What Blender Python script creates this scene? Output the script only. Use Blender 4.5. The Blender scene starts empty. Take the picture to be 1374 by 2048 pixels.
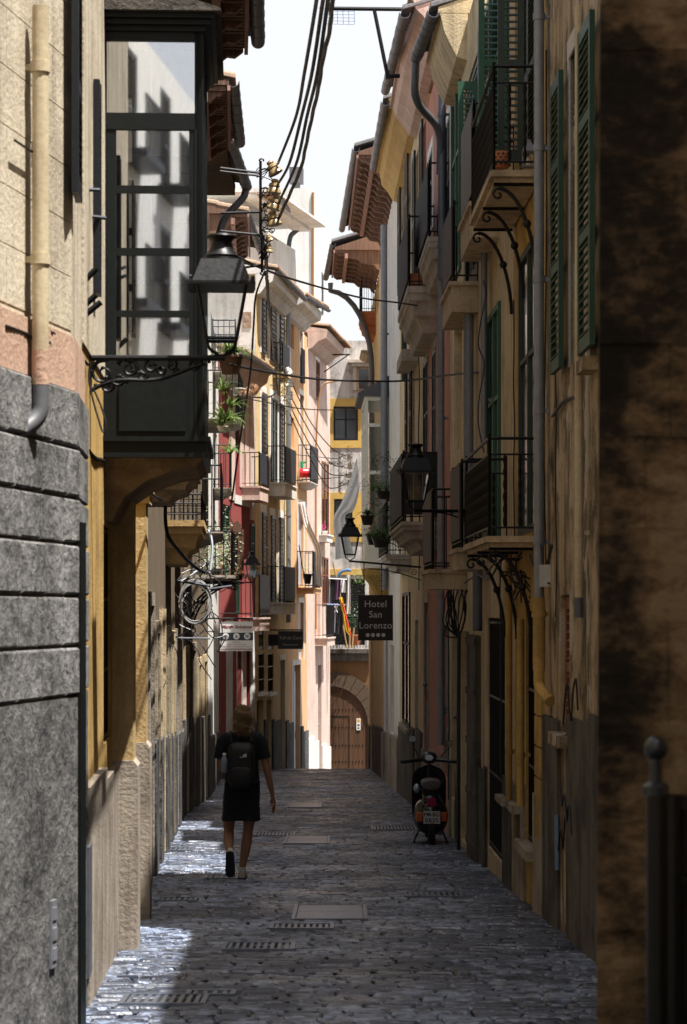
import bpy, bmesh, math, random
from mathutils import Vector, Matrix, noise
random.seed(7)
R = math.radians
sc = bpy.context.scene
COL = sc.collection
# ---------------- camera ----------------
FP, CX, HY, CH = 4500.0, 687.0, 1220.0, 1.6      # focal length in photo pixels, centre column, horizon row, eye height
cd = bpy.data.cameras.new('camera'); cam = bpy.data.objects.new('camera', cd); COL.objects.link(cam)
cam.location = (0, 0, CH); cam.rotation_euler = (R(90), 0, 0)
cd.sensor_fit = 'VERTICAL'; cd.sensor_height = 36.0; cd.sensor_width = 24.15
cd.lens = FP / 2048 * 36.0; cd.shift_y = (HY - 1024) / 2048
cd.clip_start = .1; cd.clip_end = 3000
cd.dof.use_dof = True; cd.dof.focus_distance = 26; cd.dof.aperture_fstop = 6.3
sc.camera = cam
# ---------------- sky and sun ----------------
SUN_EL, SUN_AZ = 70.0, 33.0      # elevation; heading of the light away from straight across the street
w = bpy.data.worlds.new('World'); sc.world = w; w.use_nodes = True
nt = w.node_tree; bg = nt.nodes['Background']
sky = nt.nodes.new('ShaderNodeTexSky'); sky.sky_type = 'NISHITA'; sky.sun_disc = False
sky.sun_elevation = R(SUN_EL); sky.dust_density = 4.0; sky.ozone_density = 1.0; sky.air_density = 1.0
hs = nt.nodes.new('ShaderNodeHueSaturation'); hs.inputs['Saturation'].default_value = .55
nt.links.new(sky.outputs[0], hs.inputs['Color'])
# bright summer haze low in the sky, clearer blue overhead
tc = nt.nodes.new('ShaderNodeTexCoord'); sp = nt.nodes.new('ShaderNodeSeparateXYZ'); nt.links.new(tc.outputs['Generated'], sp.inputs[0])
mr = nt.nodes.new('ShaderNodeMapRange'); mr.interpolation_type = 'SMOOTHSTEP'
mr.inputs['From Min'].default_value = .27; mr.inputs['From Max'].default_value = .42; mr.inputs['To Min'].default_value = 1; mr.inputs['To Max'].default_value = 0
nt.links.new(sp.outputs['Z'], mr.inputs['Value'])
mx = nt.nodes.new('ShaderNodeMix'); mx.data_type = 'RGBA'; HZ = 6.6; mx.inputs['B'].default_value = (HZ * .965, HZ * .985, HZ * 1.02, 1)
nt.links.new(mr.outputs[0], mx.inputs['Factor']); nt.links.new(hs.outputs[0], mx.inputs['A']); nt.links.new(mx.outputs['Result'], bg.inputs['Color'])
bg.inputs['Strength'].default_value = .06
sd = bpy.data.lights.new('sun', 'SUN'); sd.energy = 5.0; sd.angle = R(.5); sd.color = (1, .96, .9)
sun = bpy.data.objects.new('sun', sd); COL.objects.link(sun); sun.location = (20, -20, 60)
sdir = Vector((-math.cos(R(SUN_EL)) * math.cos(R(SUN_AZ)), math.cos(R(SUN_EL)) * math.sin(R(SUN_AZ)), -math.sin(R(SUN_EL))))
sun.rotation_euler = sdir.to_track_quat('-Z', 'Y').to_euler()
tosun = -sdir
sky.sun_rotation = math.atan2(tosun.x, tosun.y)
sc.view_settings.view_transform = 'Standard'; sc.view_settings.look = 'None'
sc.view_settings.exposure = 1.35; sc.view_settings.gamma = 1
sc.cycles.max_bounces = 7; sc.cycles.diffuse_bounces = 3

# ---------------- helpers ----------------
def tag(o, label=None, cat=None, group=None, kind=None):
    if label: o['label'] = label
    if cat: o['category'] = cat
    if group: o['group'] = group
    if kind: o['kind'] = kind
    return o
def empty(name, loc, label=None, cat=None, group=None):
    o = bpy.data.objects.new(name, None); COL.objects.link(o); o.location = loc; o.empty_display_size = .2
    return tag(o, label, cat, group)
def P(x, y, Z): return Vector(((x - CX) / FP * Z, Z, CH + (HY - y) / FP * Z))
def gz(Z):
    if Z < 62: return -.045 * Z
    if Z < 66: return -2.79 - .045 * (Z - 62) - .0145 * (Z - 62) ** 2
    if Z < 80: return -3.202 - .13 * (Z - 66)
    return -5.022
def Zg(y):      # depth of the paving seen at photo row y
    return CH * FP / (y - HY - .045 * FP)
SPLIT = {'plinth', 'corbel', 'rafter_end', 'rusticated_pier', 'stone_pier', 'pane', 'door_stud', 'reflection_bar', 'strap', 'loose_strap', 'grip', 'stand', 'chain', 'beam', 'icon', 'icon_disc', 'notice_text', 'graffiti', 'screen', 'bracket', 'arm', 'upright', 'shutter', 'curtain', 'cable_gland', 'clothes_peg', 'wicket_joint', 'tie_wire', 'dark_strip', 'wire', 'rod', 'surround'}
class MB:
    def __init__(s, M=None): s.v = []; s.f = []; s.M = M or Matrix.Identity(4)
    def add(s, vs, fs):
        n = len(s.v); s.v += [s.M @ Vector(p) for p in vs]; s.f += [tuple(i + n for i in f) for f in fs]; return s
    def box(s, a0, a1, b0, b1, c0, c1):
        vs = [(a, b, c) for a in (a0, a1) for b in (b0, b1) for c in (c0, c1)]
        return s.add(vs, [(0, 1, 3, 2), (4, 6, 7, 5), (0, 4, 5, 1), (2, 3, 7, 6), (0, 2, 6, 4), (1, 5, 7, 3)])
    def obox(s, p, ex, ey, ez):  # centre, three half-axis vectors
        p, ex, ey, ez = map(Vector, (p, ex, ey, ez))
        vs = [p + i * ex + j * ey + k * ez for i in (-1, 1) for j in (-1, 1) for k in (-1, 1)]
        return s.add(vs, [(0, 1, 3, 2), (4, 6, 7, 5), (0, 4, 5, 1), (2, 3, 7, 6), (0, 2, 6, 4), (1, 5, 7, 3)])
    def prism(s, poly, axis, t0, t1):
        # poly: 2-d points in the two other axes (kept in a,b,c order), extruded along axis 0/1/2
        def mk(p, t):
            q = [p[0], p[1]]; q.insert(axis, t); return tuple(q)
        n = len(poly); vs = [mk(p, t0) for p in poly] + [mk(p, t1) for p in poly]
        fs = [tuple(range(n)), tuple(range(2 * n - 1, n - 1, -1))] + [(i, (i + 1) % n, n + (i + 1) % n, n + i) for i in range(n)]
        return s.add(vs, fs)
    def tube(s, path, r, seg=6, cap=True):
        path = [Vector(p) for p in path]; n = len(path)
        rs = r if isinstance(r, (list, tuple)) else [r] * n
        vs = []; prev = None
        for i, p in enumerate(path):
            t = (path[min(i + 1, n - 1)] - path[max(i - 1, 0)])
            t = t.normalized() if t.length > 1e-9 else Vector((0, 0, 1))
            if prev is None:
                a = Vector((0, 0, 1)) if abs(t.z) < .9 else Vector((1, 0, 0)); nx = t.cross(a).normalized()
            else:
                nx = (prev - t * prev.dot(t)); nx = nx.normalized() if nx.length > 1e-6 else t.orthogonal().normalized()
            prev = nx; ny = t.cross(nx)
            for k in range(seg):
                a = 2 * math.pi * k / seg; vs.append(p + rs[i] * (math.cos(a) * nx + math.sin(a) * ny))
        fs = [(i * seg + k, i * seg + (k + 1) % seg, (i + 1) * seg + (k + 1) % seg, (i + 1) * seg + k) for i in range(n - 1) for k in range(seg)]
        if cap: fs += [tuple(range(seg - 1, -1, -1)), tuple(range((n - 1) * seg, n * seg))]
        return s.add(vs, fs)
    def lathe(s, c, prof, seg=16, sx=1, sy=1, rot=0):
        c = Vector(c); vs = []
        for r, z in prof:
            for k in range(seg):
                a = 2 * math.pi * k / seg + rot; vs.append((c.x + r * sx * math.cos(a), c.y + r * sy * math.sin(a), c.z + z))
        m = len(prof)
        fs = [(i * seg + k, i * seg + (k + 1) % seg, (i + 1) * seg + (k + 1) % seg, (i + 1) * seg + k) for i in range(m - 1) for k in range(seg)]
        fs += [tuple(range(seg - 1, -1, -1)), tuple(range((m - 1) * seg, m * seg))]
        return s.add(vs, fs)
    def ball(s, c, r, seg=10, sx=1, sy=1, sz=1):
        return s.lathe(c, [(max(r * math.sin(math.pi * i / seg), r * .01), -r * sz * math.cos(math.pi * i / seg)) for i in range(seg + 1)], seg + 4, sx, sy)
    def loft(s, rings, cap=True):
        n = len(rings[0]); vs = [p for r in rings for p in r]
        fs = [(i * n + k, i * n + (k + 1) % n, (i + 1) * n + (k + 1) % n, (i + 1) * n + k) for i in range(len(rings) - 1) for k in range(n)]
        if cap: fs += [tuple(range(n - 1, -1, -1)), tuple(range((len(rings) - 1) * n, len(rings) * n))]
        return s.add(vs, fs)
    def clusters(s):
        # groups of faces that hang together or touch within 3 cm
        p = list(range(len(s.v)))
        def f(a):
            while p[a] != a: p[a] = p[p[a]]; a = p[a]
            return a
        for fc in s.f:
            r = f(fc[0])
            for i in fc[1:]: p[f(i)] = r
        bb = {}
        for i, v in enumerate(s.v):
            r = f(i); b = bb.get(r)
            bb[r] = [list(v), list(v)] if b is None else [[min(x, y) for x, y in zip(b[0], v)], [max(x, y) for x, y in zip(b[1], v)]]
        ks = list(bb); q = {k: k for k in ks}
        def g(a):
            while q[a] != a: q[a] = q[q[a]]; a = q[a]
            return a
        for i, a in enumerate(ks):
            for b in ks[:i]:
                if g(a) != g(b) and all(bb[a][0][k] - .03 <= bb[b][1][k] and bb[b][0][k] - .03 <= bb[a][1][k] for k in range(3)): q[g(a)] = g(b)
        out = {}
        for fc in s.f: out.setdefault(g(f(fc[0])), []).append(fc)
        return list(out.values())
    def build(s, name, mat, parent=None, label=None, smooth=False, base=None):
        if name in SPLIT and parent is not None and len(s.f) < 5000:
            cl = s.clusters()
            if len(cl) > 1:
                o = None
                for fs in cl:
                    ids = sorted({i for f_ in fs for i in f_}); mp = {i: k for k, i in enumerate(ids)}
                    m = MB(); m.v = [s.v[i] for i in ids]; m.f = [tuple(mp[i] for i in f_) for f_ in fs]
                    o = m.build_(name, mat, parent, label, smooth, base)
                return o
        return s.build_(name, mat, parent, label, smooth, base)
    def build_(s, name, mat, parent=None, label=None, smooth=False, base=None):
        me = bpy.data.meshes.new(name)
        if parent is not None:
            o0 = Vector(parent.get('_w', parent.location)) if parent.parent is None else Vector(parent['_w'])
        else:
            o0 = Vector(base) if base is not None else Vector((0, 0, 0))
        me.from_pydata([tuple(p - o0) for p in s.v], [], s.f)
        bm = bmesh.new(); bm.from_mesh(me); bmesh.ops.recalc_face_normals(bm, faces=bm.faces); bm.to_mesh(me); bm.free()
        if smooth:
            for p in me.polygons: p.use_smooth = True
            try: me.set_sharp_from_angle(angle=R(40))
            except Exception: pass
        me.materials.append(mat)
        o = bpy.data.objects.new(name, me); COL.objects.link(o)
        if parent is not None: o.parent = parent
        else: o.location = o0
        o['_w'] = tuple(o0)
        if label: o['label'] = label
        return o

# ---------------- materials ----------------
_m = {}
def newmat(name):
    m = bpy.data.materials.new(name); m.use_nodes = True; return m, m.node_tree, m.node_tree.nodes['Principled BSDF']
def plain(name, col, rough=.6, metal=0, var=.25, bump=.15, scale=14, spec=.5):
    if name in _m: return _m[name]
    m, t, b = newmat(name); N, L = t.nodes.new, t.links.new
    tc = N('ShaderNodeTexCoord'); nz = N('ShaderNodeTexNoise'); nz.inputs['Scale'].default_value = scale; nz.inputs['Detail'].default_value = 6
    L(tc.outputs['Object'], nz.inputs['Vector'])
    mx = N('ShaderNodeMix'); mx.data_type = 'RGBA'
    mx.inputs['A'].default_value = (*[c * (1 - var) for c in col], 1); mx.inputs['B'].default_value = (*[min(1, c * (1 + var)) for c in col], 1)
    L(nz.outputs['Fac'], mx.inputs['Factor']); L(mx.outputs['Result'], b.inputs['Base Color'])
    rr = N('ShaderNodeMapRange'); rr.inputs['To Min'].default_value = max(.03, rough - .12); rr.inputs['To Max'].default_value = min(1, rough + .12)
    L(nz.outputs['Fac'], rr.inputs['Value']); L(rr.outputs[0], b.inputs['Roughness'])
    b.inputs['Metallic'].default_value = metal; b.inputs['Specular IOR Level'].default_value = spec
    if bump:
        bp = N('ShaderNodeBump'); bp.inputs['Strength'].default_value = bump; bp.inputs['Distance'].default_value = .01
        L(nz.outputs['Fac'], bp.inputs['Height']); L(bp.outputs[0], b.inputs['Normal'])
    _m[name] = m; return m
def plaster(name, col, dirt=(.12, .09, .06), amt=.35, streak=.35, bump=.35, patch=None, scale=1.0):
    """painted render with large blotches, vertical rain streaks and, if patch is given, places where the coat has fallen off"""
    if name in _m: return _m[name]
    m, t, b = newmat(name); N, L = t.nodes.new, t.links.new
    tc = N('ShaderNodeTexCoord')
    def nz(sc_, det, mp=None, rough=.6):
        n = N('ShaderNodeTexNoise'); n.inputs['Scale'].default_value = sc_; n.inputs['Detail'].default_value = det; n.inputs['Roughness'].default_value = rough
        if mp:
            mm = N('ShaderNodeMapping'); mm.inputs['Scale'].default_value = mp; L(tc.outputs['Object'], mm.inputs['Vector']); L(mm.outputs[0], n.inputs['Vector'])
        else: L(tc.outputs['Object'], n.inputs['Vector'])
        return n.outputs['Fac']
    def ramp(src, a, bb, lo=0, hi=1):
        r = N('ShaderNodeMapRange'); r.inputs['From Min'].default_value = a; r.inputs['From Max'].default_value = bb
        r.inputs['To Min'].default_value = lo; r.inputs['To Max'].default_value = hi; r.interpolation_type = 'SMOOTHSTEP'
        L(src, r.inputs['Value']); return r.outputs[0]
    def mix(f, A, B):
        x = N('ShaderNodeMix'); x.data_type = 'RGBA'
        L(f, x.inputs['Factor'])
        for s_, k in ((A, 'A'), (B, 'B')):
            if isinstance(s_, tuple): x.inputs[k].default_value = (*s_, 1)
            else: L(s_, x.inputs[k])
        return x.outputs['Result']
    blot = nz(1.6 * scale, 10, None, .68); fine = nz(35 * scale, 5); strk = nz(1.0 * scale, 6, (7, 7, .35))
    c = mix(ramp(fine, .3, .7), tuple(k * .88 for k in col), tuple(min(1, k * 1.06) for k in col))
    c = mix(ramp(blot, .42, .68, 0, amt), c, dirt)
    c = mix(ramp(strk, .46, .68, 0, streak), c, tuple(k * .6 + .2 * kk for k, kk in zip(dirt, col)))
    if patch:
        pn = nz(1.7 * scale, 12, (1, 1, .6), .7); c = mix(ramp(pn, .56, .585), c, patch)
    L(c, b.inputs['Base Color']); b.inputs['Roughness'].default_value = .92; b.inputs['Specular IOR Level'].default_value = .25
    ad = N('ShaderNodeMath'); ad.operation = 'MULTIPLY_ADD'; L(blot, ad.inputs[0]); ad.inputs[1].default_value = 1.5; L(fine, ad.inputs[2])
    bp = N('ShaderNodeBump'); bp.inputs['Strength'].default_value = bump; bp.inputs['Distance'].default_value = .02
    L(ad.outputs[0], bp.inputs['Height']); L(bp.outputs[0], b.inputs['Normal'])
    _m[name] = m; return m
def roughstone(name, lo, hi, scale=22, dist=.05, strength=1.0):
    if name in _m: return _m[name]
    m, t, b = newmat(name); N, L = t.nodes.new, t.links.new
    tc = N('ShaderNodeTexCoord'); n1 = N('ShaderNodeTexNoise'); n1.inputs['Scale'].default_value = scale; n1.inputs['Detail'].default_value = 10; n1.inputs['Roughness'].default_value = .65
    n2 = N('ShaderNodeTexNoise'); n2.inputs['Scale'].default_value = 2.3; n2.inputs['Detail'].default_value = 6
    L(tc.outputs['Object'], n1.inputs['Vector']); L(tc.outputs['Object'], n2.inputs['Vector'])
    a = N('ShaderNodeMath'); a.operation = 'ADD'; L(n1.outputs['Fac'], a.inputs[0]); L(n2.outputs['Fac'], a.inputs[1])
    r = N('ShaderNodeMapRange'); r.inputs['From Min'].default_value = .72; r.inputs['From Max'].default_value = 1.28; L(a.outputs[0], r.inputs['Value'])
    x = N('ShaderNodeMix'); x.data_type = 'RGBA'; x.inputs['A'].default_value = (*lo, 1); x.inputs['B'].default_value = (*hi, 1)
    L(r.outputs[0], x.inputs['Factor']); L(x.outputs['Result'], b.inputs['Base Color']); b.inputs['Roughness'].default_value = .85
    bp = N('ShaderNodeBump'); bp.inputs['Strength'].default_value = strength; bp.inputs['Distance'].default_value = dist
    L(n1.outputs['Fac'], bp.inputs['Height']); L(bp.outputs[0], b.inputs['Normal'])
    _m[name] = m; return m
def wood(name, col, scale=(30, 30, 1.5), rough=.65, dark=.45):
    if name in _m: return _m[name]
    m, t, b = newmat(name); N, L = t.nodes.new, t.links.new
    tc = N('ShaderNodeTexCoord'); mp = N('ShaderNodeMapping'); mp.inputs['Scale'].default_value = scale
    n = N('ShaderNodeTexNoise'); n.inputs['Scale'].default_value = 1; n.inputs['Detail'].default_value = 8
    L(tc.outputs['Object'], mp.inputs['Vector']); L(mp.outputs[0], n.inputs['Vector'])
    x = N('ShaderNodeMix'); x.data_type = 'RGBA'; x.inputs['A'].default_value = (*[c * dark for c in col], 1); x.inputs['B'].default_value = (*[min(1, c * 1.25) for c in col], 1)
    r = N('ShaderNodeMapRange'); r.inputs['From Min'].default_value = .3; r.inputs['From Max'].default_value = .7; L(n.outputs['Fac'], r.inputs['Value'])
    L(r.outputs[0], x.inputs['Factor']); L(x.outputs['Result'], b.inputs['Base Color']); b.inputs['Roughness'].default_value = rough
    bp = N('ShaderNodeBump'); bp.inputs['Strength'].default_value = .3; bp.inputs['Distance'].default_value = .004
    L(n.outputs['Fac'], bp.inputs['Height']); L(bp.outputs[0], b.inputs['Normal'])
    _m[name] = m; return m
def island(name, cols, rough=(.3, .6), spec=.5, bump=.4, bscale=60, trans=0, worn=None):  # worn: colour of the painted glint flecks
    """each separate stone / tile / leaf takes its own tone"""
    if name in _m: return _m[name]
    m, t, b = newmat(name); N, L = t.nodes.new, t.links.new
    g = N('ShaderNodeNewGeometry'); cr = N('ShaderNodeValToRGB'); e = cr.color_ramp.elements
    e[0].color = (*cols[0], 1); e[1].color = (*cols[-1], 1); e[1].position = 1
    for i, c in enumerate(cols[1:-1]): q = e.new((i + 1) / (len(cols) - 1)); q.color = (*c, 1)
    L(g.outputs['Random Per Island'], cr.inputs['Fac'])
    tc = N('ShaderNodeTexCoord'); n = N('ShaderNodeTexNoise'); n.inputs['Scale'].default_value = bscale; n.inputs['Detail'].default_value = 5; L(tc.outputs['Object'], n.inputs['Vector'])
    n2 = N('ShaderNodeTexNoise'); n2.inputs['Scale'].default_value = 1.3; n2.inputs['Detail'].default_value = 6; L(tc.outputs['Object'], n2.inputs['Vector'])
    mu = N('ShaderNodeMix'); mu.data_type = 'RGBA'; mu.blend_type = 'MULTIPLY'; mu.inputs['Factor'].default_value = .8
    rr = N('ShaderNodeMapRange'); rr.inputs['From Min'].default_value = .3; rr.inputs['From Max'].default_value = .7; rr.inputs['To Min'].default_value = .3; rr.inputs['To Max'].default_value = 1.5
    ad = N('ShaderNodeMath'); ad.operation = 'ADD'; L(n.outputs['Fac'], ad.inputs[0]); L(n2.outputs['Fac'], ad.inputs[1])
    hf = N('ShaderNodeMath'); hf.operation = 'MULTIPLY'; hf.inputs[1].default_value = .5; L(ad.outputs[0], hf.inputs[0]); L(hf.outputs[0], rr.inputs['Value'])
    L(cr.outputs[0], mu.inputs['A']); L(rr.outputs[0], mu.inputs['B']); L(mu.outputs['Result'], b.inputs['Base Color'])
    if worn:       # bluish glints on worn stone tops, painted into the colour as pale flecks
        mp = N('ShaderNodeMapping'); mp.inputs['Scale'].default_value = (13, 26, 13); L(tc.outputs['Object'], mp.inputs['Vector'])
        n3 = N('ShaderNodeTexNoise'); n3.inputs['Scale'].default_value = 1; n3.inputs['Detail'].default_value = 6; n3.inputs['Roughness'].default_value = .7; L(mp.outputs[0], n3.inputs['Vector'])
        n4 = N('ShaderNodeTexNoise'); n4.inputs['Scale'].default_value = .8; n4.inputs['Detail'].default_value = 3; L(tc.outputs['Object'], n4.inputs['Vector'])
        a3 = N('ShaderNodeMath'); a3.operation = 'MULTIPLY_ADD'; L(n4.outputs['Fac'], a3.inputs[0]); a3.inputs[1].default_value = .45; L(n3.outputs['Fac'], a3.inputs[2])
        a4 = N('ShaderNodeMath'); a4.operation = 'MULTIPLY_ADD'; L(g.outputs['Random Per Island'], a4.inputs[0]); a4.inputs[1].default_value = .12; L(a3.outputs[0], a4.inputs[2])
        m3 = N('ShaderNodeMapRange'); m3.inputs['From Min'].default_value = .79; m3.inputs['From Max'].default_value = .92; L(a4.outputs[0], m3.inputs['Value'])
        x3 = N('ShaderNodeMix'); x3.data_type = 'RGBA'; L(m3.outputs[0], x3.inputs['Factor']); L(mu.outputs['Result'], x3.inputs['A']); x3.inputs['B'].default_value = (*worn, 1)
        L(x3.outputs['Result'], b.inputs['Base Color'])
    ro = N('ShaderNodeMapRange'); ro.inputs['From Min'].default_value = .35; ro.inputs['From Max'].default_value = .65; ro.inputs['To Min'].default_value = rough[0]; ro.inputs['To Max'].default_value = rough[1]
    L(n2.outputs['Fac'], ro.inputs['Value']); L(ro.outputs[0], b.inputs['Roughness']); b.inputs['Specular IOR Level'].default_value = spec
    if bump:
        bp = N('ShaderNodeBump'); bp.inputs['Strength'].default_value = bump; bp.inputs['Distance'].default_value = .006
        L(n.outputs['Fac'], bp.inputs['Height']); L(bp.outputs[0], b.inputs['Normal'])
    if trans:
        b.inputs['Transmission Weight'].default_value = 0
        tr = N('ShaderNodeBsdfTranslucent'); ms = N('ShaderNodeMixShader'); ms.inputs[0].default_value = trans
        L(mu.outputs['Result'], tr.inputs[0]); L(b.outputs[0], ms.inputs[1]); L(tr.outputs[0], ms.inputs[2])
        L(ms.outputs[0], t.nodes['Material Output'].inputs[0])
    _m[name] = m; return m
def glassmat(name, col=(.75, .8, .8), rough=.02, opac=.25):
    if name in _m: return _m[name]
    m, t, b = newmat(name); N, L = t.nodes.new, t.links.new
    gl = N('ShaderNodeBsdfGlossy'); gl.inputs['Roughness'].default_value = rough; gl.inputs['Color'].default_value = (.95, .97, 1, 1)
    tr = N('ShaderNodeBsdfTransparent'); tr.inputs['Color'].default_value = (*col, 1)
    fr = N('ShaderNodeFresnel'); fr.inputs['IOR'].default_value = 1.7
    mr = N('ShaderNodeMath'); mr.operation = 'ADD'; mr.inputs[1].default_value = opac; mr.use_clamp = True; L(fr.outputs[0], mr.inputs[0])
    ms = N('ShaderNodeMixShader'); L(mr.outputs[0], ms.inputs[0]); L(tr.outputs[0], ms.inputs[1]); L(gl.outputs[0], ms.inputs[2])
    L(ms.outputs[0], t.nodes['Material Output'].inputs[0]); _m[name] = m; return m

def blotched(name, cols, scale=2.5, bump=.8):
    """old bare stone wall: ragged soot crusts over paler stone, several scales of blotch"""
    if name in _m: return _m[name]
    m, t, b = newmat(name); N, L = t.nodes.new, t.links.new
    tc = N('ShaderNodeTexCoord')
    def nz(sc_, det, rough, mp=(1, 1, 1), dis=0):
        mm = N('ShaderNodeMapping'); mm.inputs['Scale'].default_value = mp; L(tc.outputs['Object'], mm.inputs['Vector'])
        n = N('ShaderNodeTexNoise'); n.inputs['Scale'].default_value = sc_; n.inputs['Detail'].default_value = det; n.inputs['Roughness'].default_value = rough; n.inputs['Distortion'].default_value = dis
        L(mm.outputs[0], n.inputs['Vector']); return n.outputs['Fac']
    a = nz(scale, 12, .62, (1, 1, .8), .6); c = nz(scale * 3.1, 8, .7, (1, 1, 1.6)); d = nz(scale * .5, 3, .5)
    s1 = N('ShaderNodeMath'); s1.operation = 'ADD'; L(a, s1.inputs[0]); L(c, s1.inputs[1])
    s2 = N('ShaderNodeMath'); s2.operation = 'ADD'; L(s1.outputs[0], s2.inputs[0]); L(d, s2.inputs[1])
    mr_ = N('ShaderNodeMapRange'); mr_.inputs['From Min'].default_value = 1.2; mr_.inputs['From Max'].default_value = 1.7; L(s2.outputs[0], mr_.inputs['Value'])
    cr = N('ShaderNodeValToRGB'); e = cr.color_ramp.elements; e[0].color = (*cols[0], 1); e[1].color = (*cols[-1], 1); e[1].position = 1
    for i, k in enumerate(cols[1:-1]): q = e.new((i + 1) / (len(cols) - 1)); q.color = (*k, 1)
    L(mr_.outputs[0], cr.inputs[0]); L(cr.outputs[0], b.inputs['Base Color']); b.inputs['Roughness'].default_value = .9; b.inputs['Specular IOR Level'].default_value = .25
    bp = N('ShaderNodeBump'); bp.inputs['Strength'].default_value = bump; bp.inputs['Distance'].default_value = .03; L(s1.outputs[0], bp.inputs['Height']); L(bp.outputs[0], b.inputs['Normal'])
    _m[name] = m; return m
IRON = plain('black iron', (.007, .007, .008), .42, .3, .3, .1, 40, .35)
DARKPAINT = plain('green black paint', (.004, .006, .006), .5, 0, .25, .06, 20, .25)
GREEN = plain('dark green shutter paint', (.012, .05, .027), .5, 0, .35, .12, 25)
GREEN2 = plain('brighter green shutter paint', (.02, .085, .045), .5, 0, .35, .12, 25)
GREENG = plain('faded olive shutter paint', (.03, .042, .028), .55, 0, .35, .12, 25)
BLACKSH = plain('black shutter paint', (.009, .01, .014), .45, 0, .3, .1, 25, .3)
BROWNSH = plain('red brown shutter paint', (.2, .06, .025), .5, 0, .3, .1, 25)
ZINC = plain('weathered zinc', (.22, .23, .25), .5, .35, .35, .12, 12)
ZINCD = plain('dark zinc', (.1, .11, .13), .5, .35, .35, .12, 12)
CREAMPIPE = plaster('cream painted pipe', (.5, .42, .28), (.2, .12, .06), .4, .4, .1)
TILE = island('roof tile clay', [(.3, .17, .1), (.42, .3, .2), (.22, .15, .11), (.5, .38, .27)], (.8, .95), .2, .5, 30)
TILEG = island('grey weathered tile', [(.13, .12, .12), (.2, .18, .17), (.09, .09, .1), (.25, .22, .2)], (.75, .95), .2, .5, 30)
WHITE = plain('white paint', (.78, .77, .74), .6, 0, .08, .05, 12)
DARKGLASS = plain('dark window glass', (.015, .018, .02), .08, 0, .3, .02, 3, .9)
INTER = plain('dark interior', (.01, .009, .008), .9, 0, .2, 0)
WOODTRIM = wood('brown eaves timber', (.17, .085, .05))
CONC = plaster('balcony plaster', (.52, .4, .26), (.1, .07, .04), .5, .5, .35)
STONEBAND = plaster('pale limestone', (.5, .44, .36), (.14, .11, .08), .5, .4, .35)
CABLE = plain('black cable', (.012, .012, .014), .45, 0, .2, .1, 60)
TERRA = plain('terracotta', (.42, .15, .06), .8, 0, .25, .2, 30)
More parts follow.
